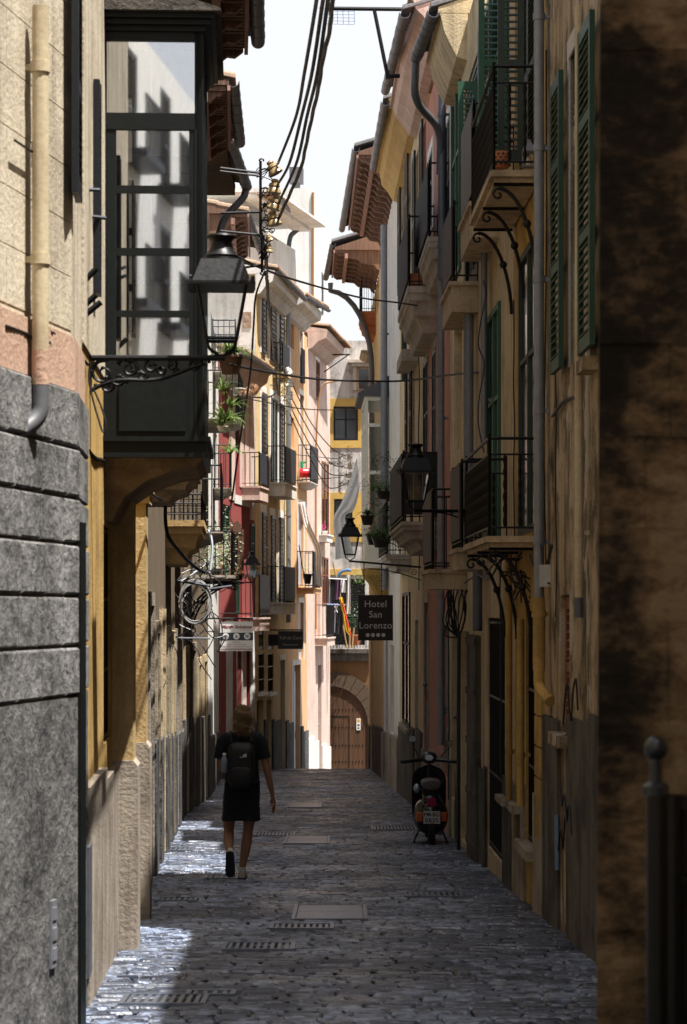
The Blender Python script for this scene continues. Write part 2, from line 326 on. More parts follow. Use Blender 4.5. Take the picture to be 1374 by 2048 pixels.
# ---------------- facade system ----------------
class Fac:
    """one building front standing on the plan line A->B (X, depth); features are measured from the photograph and
    placed where the line of sight meets that front"""
    def __init__(s, name, label, A, B, top, mat, cat='building', depth=5.0, left=False, side=None, group=None, bot=-1.2, zoff=0):
        s.A = Vector(A); s.B = Vector(B); s.u = (s.B - s.A).normalized(); s.L = (s.B - s.A).length
        n = Vector((-s.u.y, s.u.x));  # left of u
        s.n = -n if left else n
        s.left = left; s.top = top; s.mat = mat; s.depth = depth; s.holes = []; s.sidemat = side
        s.M = Matrix(((s.u.x, s.n.x, 0, s.A.x), (s.u.y, s.n.y, 0, s.A.y), (0, 0, 1, 0), (0, 0, 0, 1)))
        s.bot = min(gz(s.A.y), gz(s.B.y)) - .5
        mid = (s.A + s.B) / 2
        s.root = empty(name, (mid.x, mid.y, gz(mid.y)), label, cat, group)
    def mb(s): return MB(s.M)
    def sx(s, x, off=0):
        k = (x - CX) / FP; A = s.A + s.n * off
        # A.x+u.x t = k (A.y+u.y t)
        return (k * A.y - A.x) / (s.u.x - k * s.u.y)
    def Zs(s, t, off=0): return s.A.y + s.u.y * t + s.n.y * off
    def hz(s, y, Z): return CH + (HY - y) / FP * Z
    def rect(s, x0, x1, yt, yb, off=0):
        a, b = sorted((s.sx(x0, off), s.sx(x1, off))); Z = s.Zs((a + b) / 2, off)
        return a, b, s.hz(yb, Z), s.hz(yt, Z)
    def W(s, t, d, h): return s.M @ Vector((t, d, h))
    def hole(s, a, b, h0, h1, dep=.2): s.holes.append((a, b, h0, h1, dep))
    # --- parts ---
    def leafm(s, m, a, b, h0, h1, d, slat=.055, st=.055, rails=(.48,), th=.035, ang=.6, sth=.004):
        """louvred leaf lying parallel to the wall at distance d"""
        for q in (a, b - st): m.box(q, q + st, d, d + th, h0, h1)
        rs = [0] + [r for r in rails] + [1]
        hs_ = []
        for r in rs:
            w_ = .09 if r in (0, 1) else .07
            c = h0 + (h1 - h0) * r
            lo, hi = (c, c + w_) if r == 0 else ((c - w_, c) if r == 1 else (c - w_ / 2, c + w_ / 2))
            m.box(a + st, b - st, d + .002, d + th - .002, lo, hi); hs_.append((lo, hi))
        for i in range(len(hs_) - 1):
            z0, z1 = hs_[i][1], hs_[i + 1][0]; n = max(2, int((z1 - z0) / slat))
            for k in range(n):
                c = z0 + (k + .5) * (z1 - z0) / n
                m.obox((  (a + b) / 2, d + th / 2, c), ((b - a) / 2 - st, 0, 0), (0, .021 * math.cos(ang), -.021 * math.sin(ang)), (0, sth * math.sin(ang), sth * math.cos(ang)))
    def leaf(s, x0, x1, yt, yb, mat, off=.03, label=None, **k):
        a, b, h0, h1 = s.rect(x0, x1, yt, yb, off)
        m = s.mb(); s.leafm(m, a, b, h0, h1, off, **k); return m.build('shutter', mat, s.root, label)
    def perp_leaf(s, x, d0, d1, yt, yb, mat):
        t = s.sx(x); Z = s.Zs(t); m = MB(Matrix(((s.n.x, -s.u.x, 0, s.A.x + s.u.x * t), (s.n.y, -s.u.y, 0, s.A.y + s.u.y * t), (0, 0, 1, 0), (0, 0, 0, 1))))
        s.leafm(m, d0, d1, s.hz(yb, Z), s.hz(yt, Z), 0); return m.build('shutter', mat, s.root)
    def window(s, x0, x1, yt, yb, kind='shut', mat=None, sur=None, surw=.1, sill=None, dep=.2, shut=None, rng=None, label=None, leaves=2, opening='window'):
        """kind: shut = closed louvres in the opening, open = glass with leaves folded back on the wall, glass, dark, door, bars"""
        a, b, h0, h1 = s.rect(x0, x1, yt, yb)
        if rng: a, b = rng
        s.hole(a, b, h0, h1, dep); mat = mat or BLACKSH
        if sur:
            m = s.mb(); e = .012; w_ = surw
            m.box(a - w_, a, -.02, e, h0, h1); m.box(b, b + w_, -.02, e, h0, h1); m.box(a - w_, b + w_, -.02, e + .003, h1, h1 + w_ * 1.5); m.build('surround', sur, s.root)
        if sill is not None:
            s.mb().box(a - .1, b + .1, -.02, .09, h0 - .08, h0 + .003).build('sill', sill, s.root)
        if kind == 'onwall':       # folded back flat over the pale surround, daylight between the slats
            s.holes.pop(); s.mb().box(a - surw, b + surw, -.01, .012, h0, h1 + .2).build('surround', WHITE, s.root)
            w2 = (b - a) / leaves
            for i in range(leaves):
                m = s.mb(); s.leafm(m, a + i * w2 + .004, a + (i + 1) * w2 - .004, h0 + .01, h1 - .01, .03, slat=.12, ang=.1, sth=.011); m.build('shutter', mat, s.root)
        if kind in ('shut', 'open', 'glass'):
            fr = s.mb(); dd = -dep + .02
            fr.box(a, a + .06, dd, dd + .06, h0, h1); fr.box(b - .06, b, dd, dd + .06, h0, h1)
            fr.box(a + .06, b - .06, dd, dd + .058, h1 - .06, h1); fr.box(a + .06, b - .06, dd, dd + .058, h0, h0 + .07)
            fr.box((a + b) / 2 - .03, (a + b) / 2 + .03, dd, dd + .055, h0 + .07, h1 - .06)
            hm = h0 + (h1 - h0) * .62; fr.box(a + .06, b - .06, dd, dd + .05, hm - .02, hm + .02)
            wn = fr.build(opening, WHITE if kind == 'glass' else mat, s.root)
            s.mb().box(a + .05, b - .05, dd + .02, dd + .03, h0 + .05, h1 - .05).build('pane', DARKGLASS, wn)
        if kind == 'shut':
            w2 = (b - a) / leaves
            for i in range(leaves):
                m = s.mb(); s.leafm(m, a + i * w2 + .004, a + (i + 1) * w2 - .004, h0 + .01, h1 - .01, -.07); m.build('shutter', mat, s.root)
        if kind == 'open':
            w2 = (b - a) / 2
            for q0, q1 in ((a - w2 - .02, a - .02), (b + .02, b + w2 + .02)):
                m = s.mb(); s.leafm(m, q0, q1, h0, h1, .035); m.build('shutter', mat, s.root)
        if kind == 'door':
            m = s.mb(); dd = -dep + .05; m.box(a, b, dd - .03, dd, h0, h1)
            n = max(1, round((b - a) / .5)); w2 = (b - a) / n
            for i in range(n):
                for z0, z1 in ((.06, .35), (.4, .94)):
                    q0, q1, y0, y1 = a + i * w2 + .06, a + (i + 1) * w2 - .06, h0 + (h1 - h0) * z0, h0 + (h1 - h0) * z1
                    m.box(q0, q1, dd - .01, dd + .02, y0, y1); m.box(q0 + .05, q1 - .05, dd + .0, dd + .03, y0 + .06, y1 - .06)
            dr = m.build('door', mat, s.root, label)
            s.mb().ball((b - .1, dd + .06, (h0 + h1) / 2 - .1), .035, 6).build('handle', ZINC, dr)
        if kind == 'bars':
            m = s.mb(); n = max(2, int((b - a) / .12))
            for i in range(n + 1): q = a + (b - a) * i / n; m.tube([(q, -.03, h0), (q, -.03, h1)], .009, 5)
            for r in (.02, .33, .66, .98): m.box(a, b, -.045, -.02, h0 + (h1 - h0) * r - .012, h0 + (h1 - h0) * r + .012)
            gr = m.build('window_grille', IRON, s.root)
            s.mb().box(a, b, -dep + .01, -dep + .02, h0, h1).build('pane', DARKGLASS, gr)
        return a, b, h0, h1
    def boxp(s, x0, x1, yt, yb, d0, d1, mat, name, label=None):
        a, b, h0, h1 = s.rect(x0, x1, yt, yb, max(d0, 0) if d1 > .2 else 0)
        return s.mb().box(a, b, d0, d1, h0, h1).build(name, mat, s.root, label)
    def pipe(s, x, y0, y1, r, mat, off=None, name='downpipe', clips=True, t=None, label=None, gap=2.0):
        off = r + .04 if off is None else off
        t = s.sx(x, off) if t is None else t; Z = s.Zs(t, off); h0, h1 = s.hz(y1, Z), s.hz(y0, Z)
        m = s.mb(); m.tube([(t, off, h0), (t, off, h1)], r, 12)
        z = h0 + .4
        while clips and z < h1:
            m.tube([(t, off, z), (t, off, z + .05)], r * 1.18, 12); m.box(t - .01, t + .01, -.01, off, z + .01, z + .04); z += gap
        return m.build(name, mat, s.root, label, smooth=True)
    def finish(s, plinth=None, ph=1.0, pd=.03, h_at=None):
        """wall mesh with its openings and their reveals, solid body behind"""
        L = s.L; z0, z1 = s.bot, s.top
        hs_ = [(max(a, .002), min(b, L - .002), max(c, z0 + .01), min(d, z1 - .01), e) for a, b, c, d, e in s.holes]
        hs_ = [h for h in hs_ if h[1] - h[0] > .03 and h[3] - h[2] > .03]
        X = sorted({0, L, *[v for h in hs_ for v in h[:2]]}); Zc = sorted({z0, z1, *[v for h in hs_ for v in h[2:4]]})
        m = s.mb()
        for i in range(len(X) - 1):
            for j in range(len(Zc) - 1):
                cx, cz = (X[i] + X[i + 1]) / 2, (Zc[j] + Zc[j + 1]) / 2
                if any(h[0] < cx < h[1] and h[2] < cz < h[3] for h in hs_): continue
                m.add([(X[i], 0, Zc[j]), (X[i + 1], 0, Zc[j]), (X[i + 1], 0, Zc[j + 1]), (X[i], 0, Zc[j + 1])], [(0, 1, 2, 3)])
        for a, b, c, d, e in hs_:
            q = [(a, 0, c), (b, 0, c), (b, 0, d), (a, 0, d)]; w_ = [(x, -e, z) for x, _, z in q]
            m.add(q + w_, [(0, 1, 5, 4), (1, 2, 6, 5), (2, 3, 7, 6), (3, 0, 4, 7), (4, 5, 6, 7)])
        D = s.depth
        if s.sidemat is None:
            m.add([(0, 0, z0), (0, -D, z0), (0, -D, z1), (0, 0, z1)], [(0, 1, 2, 3)])
        m.add([(L, 0, z0), (L, -D, z0), (L, -D, z1), (L, 0, z1)], [(0, 1, 2, 3)])
        m.add([(0, 0, z1), (L, 0, z1), (L, -D, z1), (0, -D, z1)], [(0, 1, 2, 3)])
        m.add([(0, -D, z0), (L, -D, z0), (L, -D, z1), (0, -D, z1)], [(0, 1, 2, 3)])
        me = m.build('wall', s.mat, s.root)
        if s.sidemat is not None:
            s.mb().add([(0, 0, z0), (0, -D, z0), (0, -D, z1), (0, 0, z1)], [(0, 1, 2, 3)]).build('side_wall', s.sidemat, s.root)
        if plinth is not None:
            # plinth in lengths that step down with the paving, interrupted at doors
            cuts = [0.0]
            while cuts[-1] < L: cuts.append(min(L, cuts[-1] + 1.6))
            m = s.mb()
            for i in range(len(cuts) - 1):
                segs = [(cuts[i], cuts[i + 1])]; g = gz(s.Zs((cuts[i] + cuts[i + 1]) / 2)); hh = g + ph
                for a, b, c, d, e in hs_:
                    if c < hh - .05:
                        ns = []
                        for p0, p1 in segs:
                            if b <= p0 or a >= p1: ns.append((p0, p1)); continue
                            if a > p0: ns.append((p0, a))
                            if b < p1: ns.append((b, p1))
                        segs = ns
                for p0, p1 in segs:
                    if p1 - p0 > .02: m.box(p0 + .001, p1 - .001, -.02, pd, g - .4, hh)
            m.build('plinth', plinth, s.root)
        return me
    # --- balconies ---
    def balcony(s, xw, xc, yt, yb, L, style='box', mat=None, rail='bars', yr=None, railmat=None, screen=None, label=None, p=None, t0=None, zfix=None):
        """near end meets the wall at column xw, street corner at column xc; slab rows yt..yb; rail top row yr; L metres long"""
        t0 = s.sx(xw) if t0 is None else t0; Z = s.Zs(t0); wall = s.A + s.u * t0
        if p is None:
            p = abs(((xc - CX) / FP * Z - wall.x) / s.n.x)
        ht, hb = s.hz(yt, Z), s.hz(yb, Z); t1 = t0 + L; mat = mat or CONC
        m = s.mb()
        if style == 'box':
            m.box(t0, t1, 0, p, hb, ht - .045); m.box(t0 - .03, t1 + .03, 0, p + .03, ht - .045, ht)
        elif style == 'mould':
            H = ht - hb; prof = [(1.0, 0), (1.0, -.14), (.95, -.16), (.95, -.3), (.86, -.36), (.8, -.5), (.78, -.62), (.62, -.7), (.55, -.82), (.5, -.98), (.46, -1)]
            # street side profile, and the same drawn in from both ends
            rings = []
            for k, (pp, hh) in enumerate(prof):
                ins = (1 - pp) * p
                rings.append([(t0 + ins, 0, ht + hh * H), (t0 + ins, p * pp, ht + hh * H), (t1 - ins, p * pp, ht + hh * H), (t1 - ins, 0, ht + hh * H)])
            m.loft(rings)
        elif style == 'iron':
            m.box(t0, t1, 0, p, ht - .05, ht)
            m.box(t0 + .04, t1 - .04, .02, p - .04, ht - .09, ht - .051)
        b = m.build('balcony', mat, s.root, label)
        if style == 'iron':
            for q in (t0 + .08, t1 - .1, (t0 + t1) / 2):
                m = s.mb(); m.tube([(q, .02, ht - .1), (q, p - .03, ht - .1)], .016, 6)
                pts = []
                for k in range(13):
                    a = math.pi / 2 * k / 12; pts.append((q, .03 + (p - .1) * (1 - math.cos(a)) ** .9, ht - .85 + .72 * math.sin(a)))
                m.tube(pts, .016, 6)
                e = Vector(pts[-1]); m.tube([e + Vector((0, .0 + .05 * math.sin(a * .8) * (1 - a / 9), -.05 + .05 * math.cos(a * .8) * (1 - a / 9))) for a in [i * .6 for i in range(14)]], .011, 5)
                m.ball(pts[5], .035, 6); m.build('bracket', IRON, b)
        if rail:
            hr = s.hz(yr, Z) if yr else ht + 1.0
            rm = railmat or IRON; m = s.mb(); e = .03
            path = [(t0 + e, 0.0), (t0 + e, p - e), (t1 - e, p - e), (t1 - e, 0.0)]
            for i in range(3):
                (a0, b0), (a1, b1) = path[i], path[i + 1]
                m.tube([(a0, b0, hr), (a1, b1, hr)], .014, 6); m.tube([(a0, b0, ht + .07), (a1, b1, ht + .07)], .01, 6)
                if rail in ('twist', 'orn'): m.tube([(a0, b0, hr - .13), (a1, b1, hr - .13)], .009, 6)
                if rail == 'grid':
                    for q in (.3, .55, .8): zz = ht + (hr - ht) * q; m.tube([(a0, b0, zz), (a1, b1, zz)], .006, 5)
                Ls = math.hypot(a1 - a0, b1 - b0); n = max(2, round(Ls / .115))
                for k in range(n + 1):
                    f = k / n; x, y = a0 + (a1 - a0) * f, b0 + (b1 - b0) * f; post = k in (0, n)
                    if rail == 'twist' and not post:
                        zs = [ht + .07 + (hr - .13 - ht - .07) * q / 22 for q in range(23)]
                        m.tube([(x, y, z) for z in zs], [.006 + .012 * abs(math.sin(q * .85)) for q in range(23)], 5)
                    else: m.tube([(x, y, ht), (x, y, hr + (.03 if post else 0))], .013 if post else .0075, 5)
                if rail == 'orn':
                    n2 = max(1, round(Ls / .3))
                    for k in range(n2):
                        f = (k + .5) / n2; x, y = a0 + (a1 - a0) * f, b0 + (b1 - b0) * f; dx, dy = (a1 - a0) / Ls, (b1 - b0) / Ls
                        rr_ = Ls / n2 / 2
                        m.tube([(x + dx * rr_ * math.cos(a), y + dy * rr_ * math.cos(a), ht + .07 + rr_ * 1.2 * math.sin(a)) for a in [math.pi * i / 10 for i in range(11)]], .009, 5)
                        for sg in (-1, 1):
                            m.tube([(x + dx * sg * (.012 * a) * math.cos(a), y + dy * sg * (.012 * a) * math.cos(a), ht + .55 + .016 * a * math.sin(a)) for a in [i * .5 for i in range(14)]], .006, 4)
            rl = m.build('railing', rm, b)
            if screen:
                sm, kind = screen; m = s.mb()
                if kind in ('street', 'all'):
                    n = max(3, int(L / .14))
                    for k in range(n):
                        q0 = t0 + .04 + (L - .08) * k / n; m.box(q0 + .003, q0 + (L - .08) / n - .003, p - .012, p, ht + .09, hr - .01)
                if kind in ('end', 'all'):
                    n = max(2, int(p / .14))
                    for k in range(n):
                        q0 = .03 + (p - .06) * k / n; m.box(t0 - .0, t0 + .012, q0 + .003, q0 + (p - .06) / n - .003, ht + .09, hr - .01)
                m.build('screen', sm, b)
        return dict(t0=t0, t1=t1, p=p, top=ht, Z=Z, obj=b)
    # --- eaves ---
    def eave(s, x0, y0, x1, y1, Z0, Z1, kind='plaster', soff=None, tile=None, gut=None, drop=.35, r=.075, gutter=True, rise=1.2):
        """gutter runs through photo points (x0,y0) at depth Z0 and (x1,y1) at depth Z1"""
        inv = s.M.inverted(); g0 = inv @ P(x0, y0, Z0); g1 = inv @ P(x1, y1, Z1)
        tile = tile or TILEG; gut = gut or ZINCD; soff = soff or s.mat
        if gutter:
            n = 14; m = s.mb(); L = g1.x - g0.x
            for k in range(n):          # half round gutter with lapped joints
                a0 = g0.lerp(g1, k / n); a1 = g0.lerp(g1, (k + 1) / n + .006); rr_ = r * (1.0 if k % 2 else 1.06)
                pr = []
                for q in range(9):
                    a = math.pi * q / 8; pr.append((math.cos(a) * rr_, -math.sin(a) * rr_))
                pr2 = [(x * .88, z * .88) for x, z in reversed(pr)]
                P_ = pr + pr2
                m.loft([[(c.x, c.y + x, c.z + z) for x, z in P_] for c in (a0, a1)])
            m.build('gutter', gut, s.root, smooth=False)
        # roof slab and tiles rising behind the gutter
        d0 = (g0.y + g1.y) / 2 - .02; h = (g0.z + g1.z) / 2
        back = -2.2
        m = s.mb(); n = max(3, int(abs(g1.x - g0.x) / .2)); st = (g1.x - g0.x) / n
        for k in range(n):
            f = (k + .5) / n; c = g0.lerp(g1, f); w_ = abs(st) * .56
            for a_, b_, sgn in ((0, 1, 1),):
                pr = []
                for q in range(7):
                    a = math.pi * q / 6; pr.append((math.cos(a) * w_, math.sin(a) * w_ * .75 + .02))
                pr += [(x * .8, z * .8 - .012) for x, z in reversed(pr)]
                nn = 5
                for j in range(nn):
                    ya = c.y + .03 + (back - c.y) * j / nn; yb = c.y + .03 + (back - c.y) * (j + 1.08) / nn
                    za = c.z + .02 + rise * j / nn; zb = c.z + .0 + rise * (j + 1.08) / nn
                    m.loft([[(c.x + x, ya, za + z) for x, z in pr], [(c.x + x, yb, zb + z) for x, z in pr]])
        m.build('roof_tiles', tile, s.root)
        m = s.mb(); m.prism([(g0.y - .05, h - .05), (g0.y - .05, h + .015), (back, h + .015 + rise), (back, h - .05 + rise - .3), (-.3, h - .05)], 0, min(g0.x, g1.x), max(g0.x, g1.x))
        m.build('roof', WOODTRIM if kind == 'timber' else soff, s.root)
        a, b = sorted((g0.x, g1.x))
        if kind == 'plaster':
            m = s.mb(); m.prism([(-.01, h - drop - .25), (.12, h - drop - .2), (.3 * d0 + .1, h - drop), (d0 - .14, h - drop + .1), (d0 - .1, h - .08), (d0 - .08, h - .052), (-.01, h - .052)], 0, a + .002, b - .002)
            m.build('cornice', soff, s.root)
        elif kind == 'flat':
            m = s.mb(); m.box(a + .002, b - .002, -.01, d0 - .1, h - .16, h - .052); m.build('soffit', soff, s.root)
        elif kind == 'timber':
            m = s.mb(); n = max(2, int((b - a) / .62))
            for k in range(n + 1):
                q = a + .12 + (b - a - .24) * k / n; H = h - .052
                pr = [(-.02, H), (d0 - .12, H), (d0 - .12, H - .07), (d0 - .2, H - .13), (d0 * .72, H - .12), (d0 * .62, H - .2), (d0 * .45, H - .22), (d0 * .36, H - .32), (.12, H - .36), (.06, H - .46), (-.02, H - .5)]
                m.prism(pr, 0, q - .05, q + .05)
            m.build('corbel', WOODTRIM, s.root)
            m = s.mb(); m.box(a, b, d0 - .42, d0 - .34, h - .26, h - .14); m.box(a, b, d0 - .1, d0 - .06, h - .12, h - .052); m.build('beam', wood('pinkish timber', (.38, .2, .15)), s.root)
            m = s.mb(); n = int((b - a) / .13)
            for k in range(n): q = a + .03 + (b - a - .06) * k / n; m.box(q, q + .07, d0 - .36, d0 - .11, h - .12, h - .053)
            m.build('rafter_end', WOODTRIM, s.root)
        return g0, g1
    def tubep(s, pts, r, mat, name, seg=8, label=None, parent=None, smooth=True):
        """pts: (t, d, h) in facade coordinates"""
        m = s.mb(); m.tube(pts, r, seg); return m.build(name, mat, parent or s.root, label, smooth)

def bend(pts, n=6):
    """round the corners of a polyline a little"""
    pts = [Vector(p) for p in pts]; out = [pts[0]]
    for i in range(1, len(pts) - 1):
        a, b, c = pts[i - 1], pts[i], pts[i + 1]; k = .35
        p0 = b.lerp(a, k); p1 = b.lerp(c, k)
        for j in range(n + 1):
            t = j / n; out.append((1 - t) ** 2 * p0 + 2 * t * (1 - t) * b + t * t * p1)
    return out + [pts[-1]]
# ---------------- paving ----------------
def make_ground():
    m = MB(); ys = [-60, -20, 0, 10, 20, 30, 40, 50, 60, 62, 63, 64, 65, 66, 68, 72, 76, 80, 120, 400, 1500]
    xs = [-900, -60, -6, -3, 0, 3, 6, 60, 900]
    vs = [(x, y, gz(y) - .03) for y in ys for x in xs]; n = len(xs)
    m.add(vs, [(j * n + i, j * n + i + 1, (j + 1) * n + i + 1, (j + 1) * n + i) for j in range(len(ys) - 1) for i in range(n - 1)])
    g = m.build('ground', plain('joint mortar', (.045, .042, .04), .85, 0, .4, .5, 40)); tag(g, kind='structure')
    rnd = random.Random(3); m = MB(); y = 6.0; rowi = 0
    while y < 70:
        dy = rnd.uniform(.085, .14); x = -4.2 + rnd.random() * .2
        xl = -3.3 if y > 40 else -2.75; xr = 2.1
        while x < xr:
            dx = rnd.uniform(.12, .3)
            if x > xl:
                g_ = .006; z = gz(y + dy / 2) + rnd.uniform(-.005, .006); tx, ty = rnd.gauss(0, .016), rnd.gauss(0, .022)
                wv = .02 * math.sin(x * 2.1 + y * .7)
                jt = lambda: rnd.uniform(-.012, .012)
                c = [(x + g_ + jt(), y + g_ + wv + jt()), (x + dx - g_ + jt(), y + g_ + wv + jt()), (x + dx - g_ + jt(), y + dy - g_ + wv + jt()), (x + g_ + jt(), y + dy - g_ + wv + jt())]
                cx_, cy_ = x + dx / 2, y + dy / 2 + wv
                sl = (gz(y + .5) - gz(y)) / .5
                def zt(px, py, k): return z + sl * (py - cy_) + tx * (px - cx_) + ty * (py - cy_) + k
                o = [(px, py, zt(px, py, -.012)) for px, py in c]
                b = [(px, py, zt(px, py, -.04)) for px, py in c]
                ins = .14
                t = [(px + (cx_ - px) * ins, py + (cy_ - py) * ins * 1.3, zt(px, py, .001)) for px, py in c]
                m.add(o + t + b + [(cx_, cy_, zt(cx_, cy_, .004))], [(0, 1, 5, 4), (1, 2, 6, 5), (2, 3, 7, 6), (3, 0, 4, 7), (8, 9, 1, 0), (9, 10, 2, 1), (10, 11, 3, 2), (11, 8, 0, 3), (4, 5, 12), (5, 6, 12), (6, 7, 12), (7, 4, 12)])
            x += dx
        y += dy; rowi += 1
    pv = m.build('paving', island('worn cobble painted glints', [(.010, .015, .03), (.022, .029, .05), (.044, .055, .085), (.015, .021, .038), (.03, .038, .06), (.09, .095, .12)], (.24, .55), .8, .7, 42, worn=(.22, .27, .38)), smooth=False)  # pale blue flecks are glints painted into the stone colour
    tag(pv, kind='structure')
make_ground()

def RX(Z): return 1.87 - .0175 * Z
def RP(Z, o=0): return (RX(Z) + o, Z)
# ---- plaster colours ----
P_STAIN = plaster('stained ochre render', (.42, .32, .2), (.02, .014, .01), .95, .95, .7, patch=(.42, .36, .29), scale=1.3)
P_AMBER = plaster('amber render', (.48, .31, .1), (.1, .05, .02), .5, .5)
P_CREAM = plaster('warm cream render', (.6, .47, .29), (.12, .08, .05), .45, .6)
P_CREAM2 = plaster('light cream render', (.66, .54, .34), (.16, .11, .07), .45, .55)
P_PINK = plaster('salmon pink render', (.6, .3, .23), (.2, .1, .07), .3, .3)
P_PINKL = plaster('pale pink render', (.66, .5, .43), (.3, .2, .15), .35, .4)
P_WHITE = plaster('lime white render', (.72, .7, .66), (.25, .22, .19), .3, .35)
P_YEL = plaster('yellow ochre render', (.68, .52, .28), (.3, .2, .1), .4, .45)
P_ORANGE = plaster('pale orange render', (.68, .42, .22), (.3, .16, .09), .3, .35)
P_RED = plaster('faded red render', (.28, .06, .055), (.2, .05, .04), .3, .3)
P_DARKCREAM = plaster('dingy cream trim', (.36, .3, .21), (.08, .06, .04), .6, .6)
P_GREYSTONE = roughstone('dark rough stone', (.01, .01, .011), (.12, .115, .11), 16, .06)
P_PLINTH = plaster('grey stone plinth', (.12, .105, .09), (.02, .018, .015), .8, .7, .5)
P_PLINTHL = plaster('pale stone plinth', (.36, .31, .25), (.09, .065, .05), .6, .65, .4)

# ================= RIGHT SIDE =================
# nearest corner wall, soot stained, half out of focus
P_SOOT = blotched('soot stained ashlar', [(.009, .007, .005), (.022, .016, .011), (.08, .054, .032), (.15, .1, .058), (.22, .16, .1)], 3.2)
def near_wall():
    root = empty('corner_building', (1.6, 5.5, gz(5.5)), 'dark sooty stone corner wall filling the right edge nearest the camera', 'building')
    m = MB(); rnd = random.Random(5)
    # courses of worn ashlar, slightly battered
    z = gz(6) - .3; i = 0
    while z < 8.0:
        h = rnd.uniform(.24, .3); x = .0 - rnd.random() * .2
        while x < 1.6:
            wv = rnd.uniform(.3, .5); x0, x1 = max(x, 0), min(x + wv, 1.6); e = rnd.uniform(-.004, .006)
            if x1 - x0 > .05:
                bx = .676 + .0026 * (z - .5) / .8
                q0, q1 = bx + x0 + .0005, bx + x1 - .0005   # the end return splays away from the street
                bk = lambda q: max(6.02, min(8.0, 6.0 + (q - bx) * 3))
                vs = [(q0, 6.0 - e), (q1, 6.0 - e), (q1, bk(q1)), (q0 + .001, bk(q0))]
                m.add([(a_, b_, c_) for c_ in (z + .0005, z + h - .0005) for a_, b_ in vs], [(3, 2, 1, 0), (4, 5, 6, 7), (0, 1, 5, 4), (1, 2, 6, 5), (2, 3, 7, 6), (3, 0, 4, 7)])
            x += wv
        z += h; i += 1
    m.build('wall', P_SOOT, root)
near_wall()

f = Fac('weathered_house', 'stained beige house with long green shutters beside the dark corner wall', RP(8.2), RP(17.44), 8.2, P_STAIN)
WINBLUE = plain('pale blue grey louvre paint', (.2, .25, .25), .5, 0, .2, .1)
f.window(1141, 1166, 92, 722, 'shut', WINBLUE, sur=plaster('pale surround', (.5, .46, .42), (.15, .12, .1), .3, .4), surw=.09, leaves=1, dep=.12)
f.leaf(1109, 1127, 158, 742, GREEN, .05, st=.06, rails=(.35, .7))
f.leaf(1165, 1190, 45, 700, GREEN, .05, st=.06, rails=(.35, .7))
f.pipe(1158, 13, 1195, .028, CREAMPIPE, gap=2.6); f.pipe(1158, 1195, 1235, .03, ZINCD, clips=False)
f.window(1121, 1139, 1190, 1468, 'shut', BROWNSH, leaves=1, sill=P_STAIN, dep=.14)
f.boxp(1183, 1197, 718, 745, 0, .1, P_STAIN, 'stone_corbel')
m = f.mb()
for k in range(8):
    a, b, h0, h1 = f.rect(1101, 1106, 1432 + k * 10, 1438 + k * 10); m.box(a, b, .001, .012, h0, h1)
m.build('air_brick', INTER, f.root)
f.mb().box(6.4, 9.22, -4.0, -.15, 8.18, 10.3).build('shade_block', P_STAIN, f.root)  # added unseen roof block, there only to shade the paving opposite
# painted scrawl on the plinth
m = f.mb(); rnd = random.Random(9)
for (x0, y0, pts) in ((1136, 1450, [(0, 0), (4, -60), (9, -90), (12, -40), (16, 0), (20, -70), (26, -100), (30, -30)]), (1130, 1560, [(0, 0), (3, 60), (8, 20), (12, 90), (18, 40), (22, 110)]), (1126, 1700, [(0, 0), (5, -50), (9, 10), (14, -70)])):
    pp = []
    for dx, dy in pts:
        t = f.sx(x0 + dx); pp.append((t, .034, f.hz(y0 + dy, f.Zs(t))))
    m.tube(bend(pp), .007, 5)
m.build('graffiti', BLACKSH, f.root)
m = f.mb(); pp = [(f.sx(1123), .034, f.hz(1630, f.Zs(f.sx(1123)))), (f.sx(1124), .034, f.hz(1740, f.Zs(f.sx(1124))))]; m.tube(pp, .02, 5)
m.build('graffiti', plain('blue spray paint', (.12, .2, .3), .7), f.root, 'faint blue stroke')
f.finish(P_PLINTH, 1.55, .025)

f = Fac('amber_house', 'amber house carrying two iron balconies and thick zinc downpipe', RP(17.46), RP(19.95), 10.3, P_AMBER)
f.pipe(1078, -60, 1195, .04, ZINC, gap=1.0, name='downpipe')
f.pipe(1078, 1195, 1340, .047, P_AMBER, gap=1.2, name='downpipe', label='amber painted lower length')
t = f.sx(1078, .09); Z = f.Zs(t, .09)
f.tubep(bend([(t, .09, f.hz(1340, Z)), (t, .09, f.hz(1375, Z)), (t - .25, .03, f.hz(1400, Z))]), .042, P_AMBER, 'pipe_elbow', 12)
f.window(1036, 1072, 492, 1068, 'shut', GREENG, dep=.08)
f.window(1026, 1068, -60, 338, 'shut', GREENG, dep=.12)
d1 = f.balcony(1082, 981, 340, 362, 2.3, 'iron', rail='twist', yr=131, mat=CONC)
d2 = f.balcony(1072, 972, 1072, 1086, 2.6, 'iron', rail='twist', yr=876, mat=CONC)
f.window(1052, 1072, 1222, 1690, 'bars', dep=.25, sill=P_PLINTHL)
m = f.mb()
for y in range(1245, 1620, 62):
    for x0, x1 in ((1037, 1047), (1076, 1089)):
        a, b, h0, h1 = f.rect(x0, x1, y + 2, y + 60); m.box(a + .004, b - .004, 0, .03, h0, h1)
m.build('rusticated_pier', P_AMBER, f.root)
f.pipe(1041, 1238, 1612, .032, P_AMBER, gap=1.3, label='amber pipe', name='downpipe')
f.boxp(1034, 1048, 1606, 1622, 0, .1, P_PLINTHL, 'pipe_block')
f.perp_leaf(1052, .02, .24, -80, 322, GREENG); f.perp_leaf(1072, .02, .2, 640, 1050, GREENG) if False else None
f.finish(P_PLINTHL, .95, .03)
